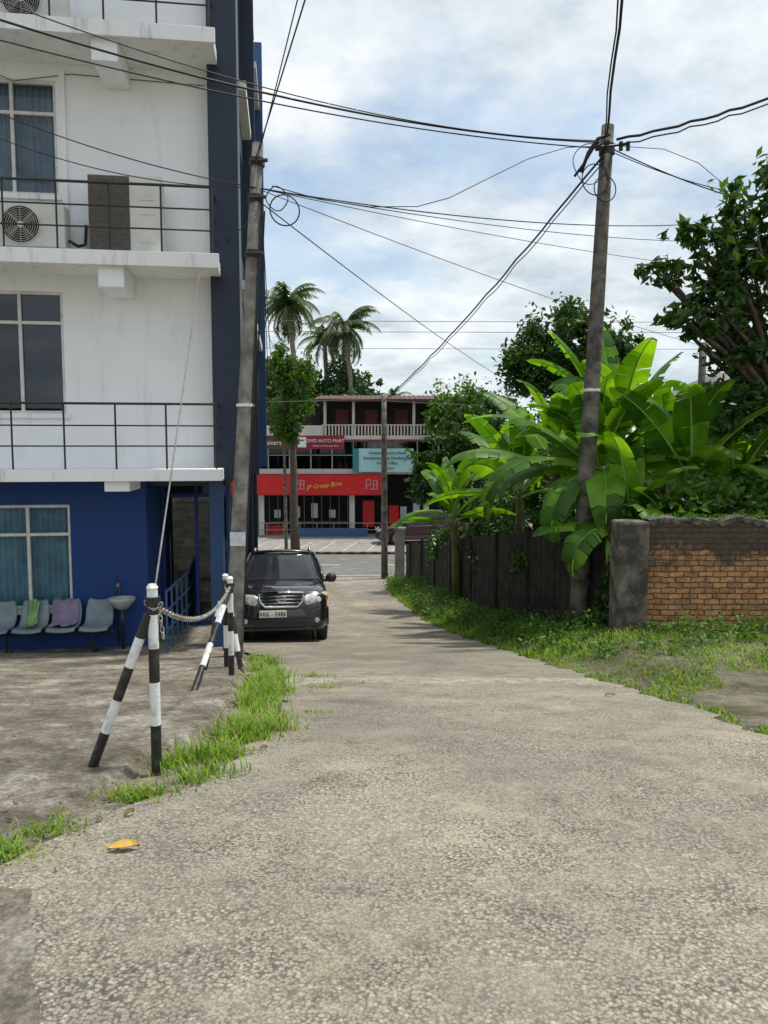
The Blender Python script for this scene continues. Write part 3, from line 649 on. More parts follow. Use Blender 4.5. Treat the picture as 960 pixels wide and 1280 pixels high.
# ------------------------------------------------------------------ left building
TH=math.radians(7.5)
Bd=empty('apartment_building',(-2.5,11.9,0),(0,0,TH))
def wallo(name,mat,x0,x1,z0,z1,y0,y1,ops):
    m=MB(); cur=x0
    for (a,b,c,d) in sorted(ops):
        if a>cur: m.box(cur,a,y0,y1,z0,z1)
        m.box(a,b,y0,y1,z0,c); m.box(a,b,y0,y1,d,z1); cur=b
    m.box(cur,x1,y0,y1,z0,z1)
    return m.build(name,mat,Bd)
FL=[(-1.75,1.12),(1.12,4.13),(4.13,7.16),(7.16,10.3)]
wz=[(-.87,.74),(2.12,3.93),(5.32,6.95),(8.4,10.0)]
XL=-11
for i,((z0,z1),(a,b)) in enumerate(zip(FL,wz)):
    ops=[(-4.2,-2.33,a,b),(-8.2,-6.3,a,b)]
    wallo('wall_%d'%i,M['blue'] if i==0 else M['white'],XL,-1.2 if i==0 else -.13,z0,z1,0,.2,ops)
    for (x0,x1,za,zb) in ops:
        fm=MB(); w=.045
        fm.box(x0,x1,.03,.11,za,za+w); fm.box(x0,x1,.03,.11,zb-w,zb)
        n=3
        for k in range(n+1):
            xx=x0+(x1-x0-w)*k/n; fm.box(xx,xx+w,.033,.108,za+w,zb-w)
        tz=zb-.48
        for k in range(n):
            xa=x0+(x1-x0-w)*k/n+w; xb=x0+(x1-x0-w)*(k+1)/n; fm.box(xa,xb,.036,.105,tz,tz+w)
        fm.build('window_frame_%d'%i,M['frame'],Bd)
        gm=MB(); gm.add([(x0,.075,za),(x1,.075,za),(x1,.075,zb),(x0,.075,zb)],[(0,1,2,3)]); gm.build('window_glass_%d'%i,M['glassd'] if i==1 else M['glass'],Bd)
        box('window_sill_%d'%i,M['slab'],x0-.06,x1+.06,-.05,-.002,za-.07,za-.002,Bd)
        cmb=MB(); n=110; vs=[]
        for k in range(n+1):
            xx=x0+(x1-x0)*k/n; yy=.20+.04*math.sin(k*1.15+.8*math.sin(k*.21))+.015*math.sin(k*2.9); vs+=[(xx,yy,za),(xx,yy,zb)]
        gap=range(30,38) if i!=1 else range(0,75)
        cmb.add(vs,[(2*k,2*k+2,2*k+3,2*k+1) for k in range(n) if k not in gap]); cmb.build('curtain_%d'%i,[M['curtc'],M['curtb'],M['curtb'],M['curtb']][i],Bd,smooth=True)
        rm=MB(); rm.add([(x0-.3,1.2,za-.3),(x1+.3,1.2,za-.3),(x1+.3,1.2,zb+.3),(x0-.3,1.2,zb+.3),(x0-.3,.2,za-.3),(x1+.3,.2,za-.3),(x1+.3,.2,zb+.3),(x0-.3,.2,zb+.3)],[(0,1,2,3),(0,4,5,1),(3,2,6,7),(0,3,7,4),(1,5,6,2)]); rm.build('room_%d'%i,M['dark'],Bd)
box('pilaster',M['white'],-2.27,-2.19,-.05,-.002,4.4,7.1,Bd)
for i,z in enumerate((1.30,4.33,7.36)):
    box('balcony_slab_%d'%i,M['slab'],XL,.02,-.9,-.002,z-.17,z,Bd,.008)
    box('slab_drip_edge_%d'%i,M['slab'],XL,.05,-.96,-.905,z-.17 if i==0 else z-.20,z+.0,Bd,.006)
    box('bracket_beam_%d'%i,M['white'],-1.62,-1.27,-.85,-.003,z-.48 if i else z-.32,z-.172,Bd,.01)
    box('bracket_beam_left_%d'%i,M['white'],-5.82,-5.47,-.85,-.003,z-.48,z-.172,Bd,.01)
    rm=MB()
    for h in (.33,.62,.93): 
        rm.tube([(XL,-.86,z+h),(-.04,-.86,z+h),(-.04,-.02,z+h)],.012 if h<.9 else .020,6)
    for k in range(16): rm.tube([(-.7*k-.04,-.86,z),(-.7*k-.04,-.86,z+.93)],.014,6)
    rm.build('balcony_railing_%d'%i,M['black'],Bd)
def ac(x,z,w,h,d,y,fan=True,coil=False,side='L'):
    box('ac_casing',M['ac'],x,x+w,y,y+d,z,z+h,Bd,.015)
    if coil:
        box('ac_coil_face',M['grille'],x-.006,x+w*.56,y-.008,y+d+.004,z+.05,z+h-.02,Bd)
        m=MB()
        for k in range(30):
            zz=z+.07+k*(h-.11)/30; m.box(x+.01,x+w*.55,y-.014,y-.0085,zz,zz+.010)
        m.build('ac_louvres',M['grille'],Bd)
        m=MB()
        for k in range(4):
            zz=z+.2+k*.2; m.box(x+w*.70,x+w*.92,y-.010,y-.002,zz,zz+.015)
        m.build('ac_handles',M['ac'],Bd)
    if fan:
        m=MB(); cx=x+w*.36; cz=z+h*.5
        vs=[(cx,y-.004,cz)]+[(cx+math.cos(a*math.pi/14)*h*.42,y-.004,cz+math.sin(a*math.pi/14)*h*.42) for a in range(28)]
        m.add(vs,[(0,1+(k+1)%28,1+k) for k in range(28)]); m.build('fan_opening',M['dark'],Bd)
        m=MB()
        for rr in (.08,.13,.18,.23,.28,.33,.38,.43): ring2=[(cx+math.cos(a*math.pi/14)*h*rr,y-.015,cz+math.sin(a*math.pi/14)*h*rr) for a in range(29)]; m.tube(ring2,.003 if rr<.42 else .008,4,cap=False)
        for k in range(8):
            a=k*math.pi/4; m.tube([(cx,y-.015,cz),(cx+math.cos(a)*h*.43,y-.015,cz+math.sin(a)*h*.43)],.003,4)
        m.tube([(cx,y-.02,cz),(cx,y-.004,cz)],.04,12)
        m.build('fan_guard',M['ac'],Bd)
        m=MB()
        for k in range(4):
            a=k*math.pi/2+.3; u=(math.cos(a),math.sin(a)); v=(math.cos(a+.7),math.sin(a+.7))
            m.add([(cx,y-.006,cz),(cx+u[0]*h*.38,y-.007,cz+u[1]*h*.38),(cx+v[0]*h*.38,y-.009,cz+v[1]*h*.38)],[(0,1,2)])
        m.build('fan_blades',M['grille'],Bd)
        box('ac_feet',M['black'],x+.1,x+w-.1,y+.03,y+d-.03,z-.06,z-.002,Bd)
ac(-3.02,4.42,.92,.60,.30,-.62)
ac(-1.78,4.34,1.0,1.14,.36,-.55,False,True)
ac(-2.9,7.44,.9,.60,.30,-.6)
tube('ac_pipe',M['black'],[(-2.08,-.5,4.55),(-1.98,-.4,4.5),(-1.95,-.1,4.6),(-1.95,-.03,4.9)],.022,Bd)
cl=MB(); cl.tube([(-4.6,-.80,4.36),(-3.6,-.82,4.40),(-3.1,-.8,4.37),(-2.7,-.7,4.36),(-2.3,-.6,4.40),(-2.1,-.5,4.5)],.010,5); cl.tube([(-3.4,-.02,7.1),(-2.9,-.03,6.9),(-2.1,-.02,7.05),(-.2,-.02,7.0)],.006,5); cl.build('facade_cables',M['plastic'],Bd)
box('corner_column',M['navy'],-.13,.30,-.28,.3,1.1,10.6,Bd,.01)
box('ground_corner_column',M['navyblue'],-.22,-.02,-.20,.1,-1.75,1.098,Bd,.01)
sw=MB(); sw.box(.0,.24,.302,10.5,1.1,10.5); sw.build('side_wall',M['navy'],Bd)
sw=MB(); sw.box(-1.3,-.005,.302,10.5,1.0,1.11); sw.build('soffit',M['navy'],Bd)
sw=MB()
for z in (4.2,7.25,10.3):
    for (a,b) in ((.45,2.4),(3.4,5.0),(6.2,9.6)): sw.box(.243,.40,a,b,z-.07,z+.07)
sw.build('side_ledges',M['slab'],Bd)
sw=MB()
for z0,z1 in ((1.9,3.6),(4.9,6.6),(7.9,9.6)):
    for (a,b) in ((.9,2.3),(3.4,4.9),(6.2,7.7)): sw.box(.244,.252,a,b,z0,z1)
sw.build('side_glazing',M['carglass'],Bd)
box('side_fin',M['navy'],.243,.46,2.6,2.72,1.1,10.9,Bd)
box('side_fin_tall',M['navyblue'],.244,.48,8.4,8.6,1.1,11.9,Bd)
box('roof_slab',M['slab'],XL,.3,-1.0,10.6,10.6,10.75,Bd)
box('back_wall',M['white'],XL,.23,10.5,10.7,1.1,10.6,Bd)
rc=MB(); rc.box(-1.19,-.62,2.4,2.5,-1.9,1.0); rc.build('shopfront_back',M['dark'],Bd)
gm=MB(); gm.box(-1.15,-.05,1.4,1.42,-1.55,.75); gm.build('shopfront_glass',M['glassd'],Bd)
fm=MB()
for xx in (-1.18,-.62,-.08): fm.box(xx,xx+.05,1.36,1.44,-1.6,1.0)
fm.box(-1.13,-.08,1.36,1.44,.75,.82); fm.box(-1.13,-.08,1.36,1.44,-1.6,-1.45); fm.build('shopfront_frame',M['blue'],Bd)
box('recess_side',M['blue'],-1.4,-1.2,.21,2.4,-1.75,.99,Bd)
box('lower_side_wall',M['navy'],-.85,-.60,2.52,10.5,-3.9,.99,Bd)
sg=MB(); 
for a,b in ((2.9,4.2),(4.8,6.4),(7.0,9.4)): sg.box(-.598,-.59,a,b,-2.0,.2)
sg.build('lower_side_glazing',M['carglass'],Bd)
cl=MB()
for yy in (3.4,6.8,10.1): cl.box(-.05,.15,yy,yy+.25,-3.9,1.09)
cl.build('overhang_columns',M['navy'],Bd)
box('plinth',M['yard'],XL,-.05,-.55,1.6,-2.4,-1.5,Bd,.02)
rm=MB()
for h in (.35,.65,.95): rm.tube([(-.85,-.5,-1.5+h),(-.70,2.3,-1.5+h)],.02,6)
for k in range(8):
    t=k/7; rm.tube([(-.85+.15*t,-.5+2.8*t,-1.5),(-.85+.15*t,-.5+2.8*t,-.55)],.018,6)
rm.build('ramp_railing',M['bluer'],Bd)
# bench and sink
e=empty('waiting_bench',(-2.5,11.9,0),(0,0,TH))
m=MB(); m.tube([(-3.45,-.38,-1.16),(-1.65,-.38,-1.16)],.025,6)
for xx in (-3.2,-1.95):
    m.tube([(xx,-.38,-1.16),(xx,-.38,-1.48)],.022,6); m.tube([(xx,-.6,-1.49),(xx,-.14,-1.49)],.02,6)
m.build('frame',M['black'],e)
for i in range(4):
    x0=-3.5+i*.47; vs=[];fs=[]
    prof=[(-.62,-1.10),(-.56,-1.06),(-.42,-1.08),(-.28,-1.07),(-.20,-1.0),(-.15,-.88),(-.12,-.76),(-.11,-.72)]
    for (yy,zz) in prof:
        for k in range(7):
            u=(k/6-.5)*2; w=.20 if zz<-.8 else .20-.05*(zz+.8)/.08
            vs.append((x0+.2+u*w,yy-.03*u*u,zz+.03*u*u))
    for a in range(len(prof)-1):
        for k in range(6): b=a*7+k; fs.append((b,b+1,b+8,b+7))
    m=MB(); m.add(vs,fs); o=m.build('seat_shell_%d'%i,M['seat'],e,smooth=True); s=o.modifiers.new('t','SOLIDIFY'); s.thickness=.02
def cloth(name,mat,x0,x1,seed):
    vs=[];fs=[]; r=random.Random(seed); pr=[(-.45,-1.03),(-.28,-1.02),(-.19,-.90),(-.16,-.74),(-.13,-.69),(-.08,-.74),(-.07,-.85)]
    for (yy,zz) in pr:
        for k in range(10): vs.append((x0+(x1-x0)*k/9+r.uniform(-.015,.015),yy-.025+.014*math.sin(k*2),zz+.018*math.sin(k*1.3+zz*9)))
    for a in range(len(pr)-1):
        for k in range(9): b=a*10+k; fs.append((b,b+1,b+11,b+10))
    m=MB(); m.add(vs,fs); m.build(name,mat,e,smooth=True)
cloth('purple_towel',M['purple'],-2.58,-2.2,3); cloth('green_cloth',M['green'],-2.93,-2.78,5)
e=empty('wash_basin',(-2.5,11.9,0),(0,0,TH))
m=MB(); vs=[];fs=[]; n=20
for (r_,z_) in ((.05,-.86),(.10,-.83),(.17,-.75),(.20,-.70),(.20,-.675),(.17,-.68),(.13,-.75),(.05,-.80)):
    for k in range(n):
        a=2*math.pi*k/n; vs.append((-1.55+math.cos(a)*r_,-.23+math.sin(a)*r_*.85,z_))
for a in range(7):
    for k in range(n): b=a*n+k; c=a*n+(k+1)%n; fs.append((b,c,c+n,b+n))
m.add(vs,fs); m.build('bowl',M['ceramic'],e,smooth=True)
tube('waste_pipe',M['plastic'],[(-1.55,-.23,-.86),(-1.55,-.23,-1.1),(-1.57,-.15,-1.2),(-1.57,-.12,-1.5)],.025,e)
tube('tap',M['steel'],[(-1.62,-.06,-.68),(-1.62,-.06,-.5),(-1.62,-.16,-.46),(-1.62,-.2,-.52)],.012,e)
tube('supply_pipe',M['plastic'],[(-1.66,-.04,-.4),(-1.66,-.04,-1.45)],.012,e)
# ------------------------------------------------------------------ far shop building
S=empty('shop_building')
def sb_(n,mat,*a,**k): return box(n,mat,*a,parent=S,**k)
sb_('back_volume',M['cream'],-18,7.2,50,58,-3.7,4.3)
sb_('side_wall_right',M['cream'],7.0,7.2,46,50,-3.7,4.3)
sb_('first_floor_slab',M['cream'],-18,7.2,45.6,50,.05,.35)
sb_('second_floor_slab',M['cream'],-18,7.2,45.4,50,2.0,2.35)
sb_('slab_red_trim',M['brownred'],-18,7.2,45.36,45.398,2.0,2.12)
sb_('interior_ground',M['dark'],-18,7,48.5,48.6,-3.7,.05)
sb_('interior_first',M['dim'],-18,7,46.9,47.0,.35,2.0)
sb_('interior_top',M['dim'],-3.7,7,47.6,47.7,2.35,4.6)
m=MB()
for x in (-3.0,-1.2,.7,2.5,4.3): m.box(x,x+.8,47.55,47.598,2.36,4.0)
m.build('top_floor_doors',M['brownred'],S)
m=MB()
for x in (-12,-7.6,-2.1,2.4,6.6): m.box(x,x+.32,45.9,46.2,-3.7,.05)
m.build('columns_ground',M['cream'],S)
m=MB()
for x in (-3.6,-1.9,-.1,1.7,3.5,5.3,6.7): m.box(x,x+.16,45.6,45.76,2.35,4.5)
m.build('columns_top',M['cream'],S)
m=MB(); m.box(-3.7,7.1,45.5,45.56,2.95,3.01)
for k in range(56): m.box(-3.7+k*.195,-3.62+k*.195,45.51,45.55,2.36,2.95)
m.build('balustrade',M['cream'],S)
m=MB(); m.box(-18,-3.7,45.55,45.75,2.35,2.95); m.build('parapet_left',M['cream'],S)
m=MB(); m.box(-14,-3.9,46.5,49.9,2.96,4.2); m.build('upper_left_rooms',M['dark'],S)
m=MB()
for k in range(40):
    x=-4.2+k*.3; m.add([(x,44.9,4.45),(x+.15,44.9,4.50),(x+.3,44.9,4.45),(x+.3,50,5.0),(x+.15,50,5.05),(x,50,5.0)],[(0,1,4,5),(1,2,3,4)])
m.box(-4.2,7.8,44.85,44.9,4.33,4.48)
m.build('roof',M['roofr'],S)
m=MB()
for k in range(14): m.box(-11+k*1.3,-10.93+k*1.3,46.5,46.56,.35,2.0)
m.box(-18,7,46.5,46.56,1.15,1.2); m.build('window_mullions',M['frame'],S)
gm=MB(); gm.add([(-18,46.53,.35),(7,46.53,.35),(7,46.53,2),(-18,46.53,2)],[(0,1,2,3)]); gm.build('glazing_first',M['glassd'],S)
m=MB(); m.box(-7.2,-6.2,46.3,46.4,-3.7,-3.1); m.box(-1.3,-.6,46.42,46.5,-3.2,-1.6); m.box(.3,.9,46.42,46.5,-3.4,-1.9); m.build('poster_red',M['red'],S)
m=MB(); 
for i,x in enumerate((-6.8,-5.6,-4.5,-3.4,1.0,1.8,3.2,4.5)): m.box(x,x+.4,46.9,46.95,-2.7,-2.2+.2*(i%3))
m.build('shelf_goods',M['paper'],S)
m=MB(); m.box(-7.0,-2.2,46.1,46.15,-2.9,-2.85)
for k in range(10): m.box(-7+k*.53,-6.95+k*.53,46.1,46.15,-3.7,-1.3)
m.build('shutter_rails',M['grille'],S)
rl=MB()
for h in (.4,.8): rl.tube([(-12,45.2,-3.66+h),(5,45.2,-3.66+h)],.03,5)
for k in range(18): rl.tube([(-12+k,45.2,-3.66),(-12+k,45.2,-2.86)],.025,5)
rl.build('front_railing',M['steel'],S)
box('dwarf_wall',M['bluer'],-5.2,-1.0,45.0,45.12,-3.66,-3.15,S)
def text(body,x,y,z,size,mat,parent,al='CENTER',rot=0,shear=0):
    c=bpy.data.curves.new('lettering','FONT'); c.body=body; c.size=size; c.align_x=al; c.extrude=.01; c.shear=shear
    o=bpy.data.objects.new('lettering',c); c.materials.append(mat); o.location=(x,y,z); o.rotation_euler=(math.radians(90),rot,0); return link(o,parent)
e=empty('shop_sign'); box('board',M['red'],-9.5,.0,45.2,45.35,-1.2,.08,e)
m=MB(); m.box(-9.5,0,45.17,45.198,-1.2,-1.15); m.box(-9.5,0,45.17,45.198,.03,.08); m.build('board_edge',M['maroon'],e)
text('JP Group Bros',-3.55,45.15,-.72,.36,M['yellow'],e,rot=-.12,shear=.3)
def emblem(cx,cz):
    m=MB(); 
    for (a,b,c,d) in ((-.4,-.3,-.4,.4),(-.4,0,.3,.4),(-.1,0,-.1,.4),(-.4,.0,-.1,0),(.1,.2,-.4,.3),(.1,.45,.25,.33),(.35,.45,-.4,.3),(-.1,.4,-.4,-.32),(.2,.4,-.05,.03)): m.box(cx+a*.85,cx+b*.85,45.15,45.195,cz+c*.8,cz+d*.8)
    m.build('emblem',M['pink'],e,bevel=.02)
emblem(-5.1,-.55); emblem(-.75,-.55)
e=empty('shop_sign'); box('board',M['maroon'],-5.2,-2.35,45.15,45.25,1.55,2.35,e); text('GMD AUTO MART',-3.45,45.12,1.95,.27,M['textw'],e); text('Dealers in motor spare parts',-3.45,45.12,1.7,.13,M['textw'],e); box('logo',M['textw'],-5.1,-4.6,45.11,45.148,1.65,2.25,e)
e=empty('shop_sign'); box('board',M['rust'],-8.2,-5.4,45.15,45.25,1.55,2.35,e); text('Bakers',-6.6,45.12,1.8,.4,M['textw'],e)
e=empty('shop_sign'); box('board',M['teal'],-1.85,1.75,45.1,45.18,.2,1.58,e); box('corner_band',M['tealdk'],-1.85,-1.5,45.06,45.098,.2,1.58,e)
for i,t in enumerate(('Southern Province Rural','Entrepreneurship Development','Project Office','Regional')): text(t,.2,45.05,1.25-i*.3,.22,M['textb'],e)
e=empty('white_house'); box('walls',M['white'],13.2,20,30,37,-3.7,3.9,e)
m=MB(); m.add([(12.8,29.5,3.9),(20.4,29.5,3.9),(20.4,37.5,3.9),(12.8,37.5,3.9),(14.5,33.5,4.9),(19,33.5,4.9)],[(0,1,5,4),(1,2,5),(2,3,4,5),(3,0,4)]); m.build('roof',M['roofg'],e)
m=MB(); m.box(13.9,15.2,29.95,29.99,2.1,3.3); m.box(16.4,17.7,29.95,29.99,2.1,3.3); m.build('windows',M['carglass'],e)
# ------------------------------------------------------------------ cars
def car(name,loc,rot,paint,plate=True):
    e=empty(name,loc,rot)
    st=[(0.0,.70,.34,.80,.68),(.04,.80,.28,.90,.76),(.13,.875,.25,.985,.84),(.33,.915,.24,1.04,.91),(.8,.935,.24,1.095,.96),(1.25,.945,.24,1.13,1.0),(1.8,.945,.24,1.14,1.02),(2.6,.945,.24,1.15,1.03),(3.4,.945,.24,1.17,1.05),(4.1,.93,.25,1.17,1.05),(4.5,.89,.3,1.14,1.0),(4.64,.82,.36,1.05,.9),(4.68,.72,.42,.95,.8)]
    vs=[];fs=[]; nr=None
    for (y,hw,zb,zt,zs) in st:
        half=[(0,zb),(hw*.6,zb),(hw*.93,zb+.01),(hw*.985,zb+.10),(hw*.985,zb+.28),(hw,zs-.16),(hw*.99,zs-.03),(hw*.955,zs+.035),(hw*.86,zt-.035),(hw*.6,zt-.008),(hw*.3,zt),(0,zt+.004)]
        full=half+[(-a,b) for a,b in half[-2:0:-1]]
        nr=len(full); vs+=[(a,y,b) for a,b in full]
    for i in range(len(st)-1):
        for k in range(nr): a=i*nr+k; b=i*nr+(k+1)%nr; fs.append((a,b,b+nr,a+nr))
    fs.append(tuple(range(nr-1,-1,-1))); fs.append(tuple(range((len(st)-1)*nr,len(st)*nr)))
    m=MB(); m.add(vs,fs); body=m.build('body',paint,e,smooth=True,sub=2)
    cm_=MB()
    for y in (.92,3.62):
        for s in (-1,1): cm_.tube([(s*.60,y,.37),(s*1.1,y,.37)],.415,32)
    cut=cm_.build('wheel_arch_cutter',M['plastic'],e)
    bo=body.modifiers.new('arch','BOOLEAN'); bo.operation='DIFFERENCE'; bo.object=cut; bo.solver='EXACT'
    bpy.context.view_layer.update()
    dg=bpy.context.evaluated_depsgraph_get(); nm=bpy.data.meshes.new_from_object(body.evaluated_get(dg)); body.modifiers.clear(); body.data=nm
    bpy.data.objects.remove(cut)
    for y in (.92,3.62):
        for s in (-1,1):
            m=MB(); xs=[(.70,.25),(.705,.33),(.73,.355),(.80,.362),(.88,.358),(.915,.335),(.92,.25)]; 
            vs=[];fs=[];n=32
            for (x,r) in xs:
                for k in range(n): a=2*math.pi*k/n; vs.append((s*x,y+math.cos(a)*r,.36+math.sin(a)*r))
            for i in range(len(xs)-1):
                for k in range(n): a=i*n+k;b=i*n+(k+1)%n; fs.append((a,b,b+n,a+n))
            m.add(vs,fs); m.build('tyre',M['tyre'],e,smooth=True)
            m=MB(); m.tube([(s*.76,y,.36),(s*.86,y,.36)],[.25,.24],24)
            for k in range(5):
                a=k*2*math.pi/5; m.tube([(s*.895,y,.36),(s*.90,y+math.cos(a)*.23,.36+math.sin(a)*.23)],[.05,.03],6)
            m.tube([(s*.86,y,.36),(s*.915,y,.36)],.06,12); m.build('rim',M['steel'],e)
            m=MB(); m.tube([(s*.61,y,.40),(s*.64,y,.40)],.40,20); m.build('arch_liner',M['plastic'],e)
    def ringg(y0,y1,z,hw,bow): return [(x*hw,y0+bow*(x*x),z) for x in (-1,-.66,-.33,0,.33,.66,1)]+[(hw*1.01,y0+(y1-y0)*t,z) for t in (.25,.5,.75)]+[(x*hw,y1-bow*.6*(x*x),z) for x in (1,.66,.33,0,-.33,-.66,-1)]+[(-hw*1.01,y0+(y1-y0)*t,z) for t in (.75,.5,.25)]
    lv=[ringg(1.14,4.42,1.10,.86,.14),ringg(1.40,4.34,1.28,.825,.16),ringg(1.68,4.24,1.46,.765,.17),ringg(1.92,4.14,1.60,.70,.17),ringg(2.02,4.08,1.645,.665,.17)]
    nr=len(lv[0]); m=MB(); vs=sum(lv,[]); fs=[]
    for i in range(len(lv)-1):
        for k in range(nr): a=i*nr+k;b=i*nr+(k+1)%nr; fs.append((a,b,b+nr,a+nr))
    fs.append(tuple(range((len(lv)-1)*nr,len(lv)*nr)))
    m.add(vs,fs); m.build('windows',M['carglass'],e,smooth=True)
    m=MB(); vs=[];fs=[]; ny=12; nx=12
    for i in range(ny+1):
        y=1.98+(4.16-1.98)*i/ny
        for k in range(nx+1):
            u=-1+2*k/nx; edge=1.66+.055*(1-u*u)**.7+.02*math.sin(math.pi*i/ny)
            if i==0 or i==ny: edge-=.02
            vs.append((u*.69,y+(.17*u*u if i<3 else 0)*(1-i/3 if i<3 else 0),edge))
    for i in range(ny):
        for k in range(nx): a=i*(nx+1)+k; fs.append((a,a+1,a+nx+2,a+nx+1))
    m.add(vs,fs); o=m.build('roof_panel',paint,e,smooth=True); s=o.modifiers.new('t','SOLIDIFY'); s.thickness=.035
    m=MB()
    for s in (-1,1):
        m.tube([(s*.865,1.26,1.09),(s*.83,1.55,1.285),(s*.772,1.85,1.47),(s*.70,2.12,1.635)],.036,8)
        m.tube([(s*.87,2.55,1.12),(s*.775,2.6,1.46),(s*.695,2.65,1.65)],.035,6); m.tube([(s*.87,3.5,1.12),(s*.775,3.45,1.46),(s*.695,3.4,1.65)],.04,6)
        m.tube([(s*.85,4.38,1.12),(s*.76,4.2,1.46),(s*.68,4.06,1.64)],.07,6)
    m.build('pillars',paint,e,smooth=True)
    m=MB()
    for s in (-1,1): m.tube([(s*.60,2.15,1.69),(s*.61,2.25,1.745),(s*.62,3.2,1.765),(s*.61,3.95,1.745),(s*.60,4.05,1.69)],.02,8)
    m.build('roof_rails',M['chrome'],e,smooth=True)
    for s in (-1,1):
        m=MB(); m.tube([(s*.95,1.52,1.13),(s*.99,1.50,1.14),(s*1.06,1.49,1.15),(s*1.12,1.50,1.15),(s*1.15,1.52,1.15)],[.05,.085,.095,.085,.03],12); o=m.build('mirror',M['plastic'],e,smooth=True)
        tube('mirror_arm',M['plastic'],[(s*.86,1.55,1.09),(s*.98,1.52,1.10)],.03,e)
    for s in (-1,1):
        vs=[];fs=[]; n=10
        for k in range(n+1):
            t=k/n; x=.45+.46*t; yf=-.015+.02*t+.23*t**2.6; zb=.69+.035*t; zt=.89+.07*t-.03*t*t
            if k==0: zb+=.05; zt-=.02
            if k==n: zb+=.06; zt-=.02
            zc=(zb+zt)/2
            vs+=[(s*x,yf+.02,zb),(s*x,yf-.018,zb+.035),(s*x,yf-.005,zc),(s*x,yf+.03,zt-.03),(s*x,yf+.09,zt)]
        for k in range(n):
            for j in range(4): a=k*5+j; fs.append((a,a+1,a+6,a+5) if s>0 else (a,a+5,a+6,a+1))
        m=MB(); m.add(vs,fs); m.build('headlight',M['lamp'],e,smooth=True)
        m=MB(); 
        for (lx,rr) in ((.60,.055),(.73,.05)): m.tube([(s*lx,.0+(.02 if lx>.7 else 0),.79),(s*lx,-.030+(.02 if lx>.7 else 0),.79)],[rr,rr*.9],16)
        m.build('headlight_bowl',M['chrome'],e,smooth=False)
        m=MB(); m.tube([(s*.86,.155,.83),(s*.90,.18,.84)],.04,8); m.build('indicator',M['amber'],e)
        m=MB(); m.tube([(s*.69,.03,.43),(s*.69,-.022,.43)],.062,18); m.build('fog_lamp_bezel',M['plastic'],e)
        m=MB(); m.tube([(s*.69,.02,.43),(s*.69,-.030,.43)],.045,18); m.build('fog_lamp',M['lamp'],e)
    m=MB(); n=16; vs=[];fs=[]
    pr=[(.06,.30),(-.035,.33),(-.055,.45),(-.05,.60),(-.02,.655),(.05,.665)]
    for k in range(n+1):
        u=-1+2*k/n; x=u*.93; yb=.02+.30*abs(u)**3.2
        for (yy,zz) in pr: vs.append((x,yb+yy,zz))
    for k in range(n):
        for j in range(5): a=k*6+j; fs.append((a,a+6,a+7,a+1))
    m.add(vs,fs); m.build('front_bumper',paint,e,smooth=True,sub=1)
    m=MB(); m.add([(-.5,-.045,.335),(.5,-.045,.335),(.56,-.04,.46),(-.56,-.04,.46)],[(0,1,2,3)]); 
    for k in range(3): m.box(-.52,.52,-.058,-.046,.355+k*.034,.368+k*.034)
    m.build('lower_intake',M['plastic'],e)
    m=MB(); m.box(-.84,.84,.0,.06,.25,.31); m.build('skid_lip',M['plastic'],e,bevel=.02)
    out=[(-.44,.92),(.44,.92),(.41,.77),(.31,.675),(-.31,.675),(-.41,.77)]
    m=MB(); m.add([(x,-.035,z) for x,z in out],[(5,4,3,2,1,0)]); m.build('grille_back',M['plastic'],e)
    m=MB(); pts=[(x,-.043,z) for x,z in out]+[(out[0][0],-.043,out[0][1])]; m.tube(pts,.024,8)
    for (z,w) in ((.865,.41),(.805,.40),(.745,.37)): m.tube([(-w,-.047,z),(w,-.047,z)],.015,6)
    ringp=[(.08*math.cos(a*math.pi/10),-.065,.81+.055*math.sin(a*math.pi/10)) for a in range(21)]; m.tube(ringp,.011,6,cap=False)
    m.tube([(-.03,-.065,.78),(-.02,-.065,.84)],.010,5); m.tube([(.03,-.065,.78),(.02,-.065,.84)],.010,5); m.tube([(-.03,-.065,.81),(.03,-.065,.81)],.010,5)
    m.build('grille_chrome',M['chrome'],e,smooth=True)
    m=MB(); m.tube([(-.86,.22,.945),(-.84,.6,1.035),(-.83,1.15,1.09)],.006,4); m.tube([(.86,.22,.945),(.84,.6,1.035),(.83,1.15,1.09)],.006,4)
    m.tube([(-.6,1.22,1.135),(-.1,1.30,1.19)],.012,5); m.tube([(.05,1.22,1.135),(.6,1.36,1.19)],.012,5); m.box(-.78,.78,1.12,1.2,1.11,1.135)
    m.build('wipers_and_seams',M['plastic'],e)
    if plate:
        p=empty('licence_plate'); p.parent=e; p.location=(-.16,-.082,.555); p.rotation_euler=(math.radians(-3),0,0)
        box('plate_blank',M['plate'],-.26,.26,-.008,.006,-.062,.062,p,.004); box('plate_surround',M['plastic'],-.275,.275,.007,.03,-.076,.076,p,.004)
        text('KK - 5486',.025,-.010,-.038,.108,M['textb'],p)
        c=MB(); c.box(-.245,-.215,-.0105,-.0085,-.03,.03); c.build('plate_emblem',M['maroon'],p)
    m=MB()
    for s in (-1,1): m.box(s*.82-.06,s*.82+.06,4.45,4.60,.85,1.12)
    m.build('tail_lights',M['red'],e,bevel=.02)
    m=MB()
    for s in (-1,1):
        for y in (2.35,3.2): m.box(s*.955-.012,s*.955+.012,y,y+.16,.93,.96)
        m.box(s*.945-.01,s*.945+.012,1.4,3.15,.52,.58)
    m.build('handles_and_trim',M['plastic'],e,bevel=.005)
    return e
yf,yr=15.45,18.1
sl_=(G(yf)-G(yr))/(yr-yf); pitch=-math.atan(sl_)
yaw=math.radians(7)
def carrot(p,y):
    return (Matrix.Rotation(y,4,'Z')@Matrix.Rotation(p,4,'X')).to_euler()
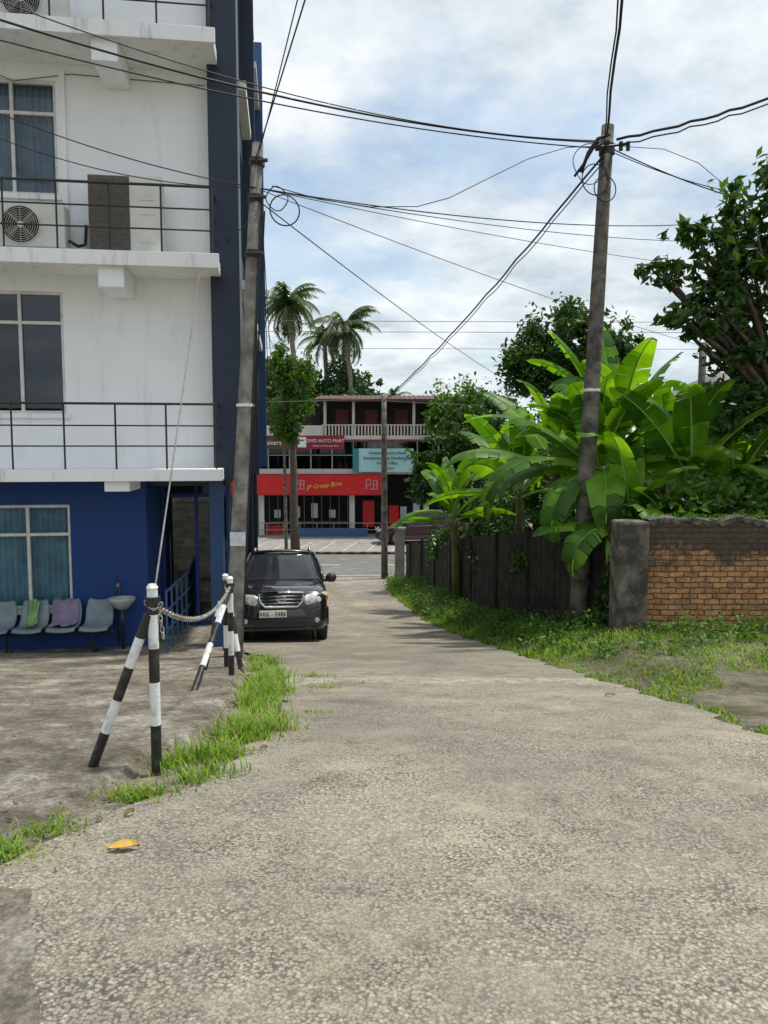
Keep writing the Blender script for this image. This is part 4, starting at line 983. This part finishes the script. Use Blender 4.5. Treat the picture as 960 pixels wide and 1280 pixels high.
c1=car('parked_car',(-1.98,14.45,G(yf)+.92*sl_),carrot(pitch,yaw),M['carp']); c1.scale=(1.0,1.0,1.10)
car('parked_car',(-.35,41.8,-3.66),(0,0,math.radians(-80)),M['carm'],False)
# ------------------------------------------------------------------ world and light
w=bpy.data.worlds.new('World'); sc.world=w; w.use_nodes=True
N=w.node_tree.nodes; L=w.node_tree.links; bg=N['Background']
sky=N.new('ShaderNodeTexSky'); sky.sky_type='NISHITA'; sky.sun_disc=False
SD=Vector((.30,.12,.95)).normalized()
sky.sun_elevation=math.asin(SD.z); sky.sun_rotation=math.atan2(SD.x,SD.y); sky.air_density=1.2; sky.dust_density=1.2; sky.ozone_density=2
tc=N.new('ShaderNodeTexCoord'); sp=N.new('ShaderNodeSeparateXYZ'); L.new(tc.outputs['Generated'],sp.inputs[0])
ad=N.new('ShaderNodeMath'); ad.operation='ADD'; L.new(sp.outputs['Z'],ad.inputs[0]); ad.inputs[1].default_value=.22
mx=N.new('ShaderNodeMath'); mx.operation='MAXIMUM'; L.new(ad.outputs[0],mx.inputs[0]); mx.inputs[1].default_value=.05
dx=N.new('ShaderNodeMath'); dx.operation='DIVIDE'; L.new(sp.outputs['X'],dx.inputs[0]); L.new(mx.outputs[0],dx.inputs[1])
dy=N.new('ShaderNodeMath'); dy.operation='DIVIDE'; L.new(sp.outputs['Y'],dy.inputs[0]); L.new(mx.outputs[0],dy.inputs[1])
cb=N.new('ShaderNodeCombineXYZ'); L.new(dx.outputs[0],cb.inputs[0]); L.new(dy.outputs[0],cb.inputs[1]); cb.inputs[2].default_value=3.3
f=noise(N,L,1.4,7,.56,cb.outputs[0]); 
cov=ramp(N,L,f,[(.36,0.40),(.50,.97)])
f2=noise(N,L,2.4,8,.62,cb.outputs[0])
cc=ramp(N,L,f2,[(.36,(4.5,5.15,5.7)),(.50,(6.2,6.75,7.1)),(.64,(7.9,8.1,8.2))])
skyb=mix(N,L,1,sky.outputs[0],(1.05,1.15,1.15),'MULTIPLY')
L.new(mix(N,L,cov,skyb,cc),bg.inputs['Color']); bg.inputs['Strength'].default_value=.132
sl=bpy.data.lights.new('sun','SUN'); sl.energy=3.9; sl.angle=math.radians(4); sl.color=(1,.95,.85)
so=link(bpy.data.objects.new('sun',sl)); so.rotation_euler=SD.to_track_quat('Z','Y').to_euler()
# ------------------------------------------------------------------ camera
cd=bpy.data.cameras.new('camera'); co=link(bpy.data.objects.new('camera',cd)); co.location=(0,0,1.6); co.rotation_euler=(math.radians(90-4.8),0,0)
cd.sensor_fit='VERTICAL'; cd.sensor_height=36; cd.lens=950/1280*36; cd.clip_start=.05; cd.clip_end=6000
sc.camera=co
sc.view_settings.view_transform='Standard'; sc.view_settings.look='None'; sc.view_settings.exposure=0
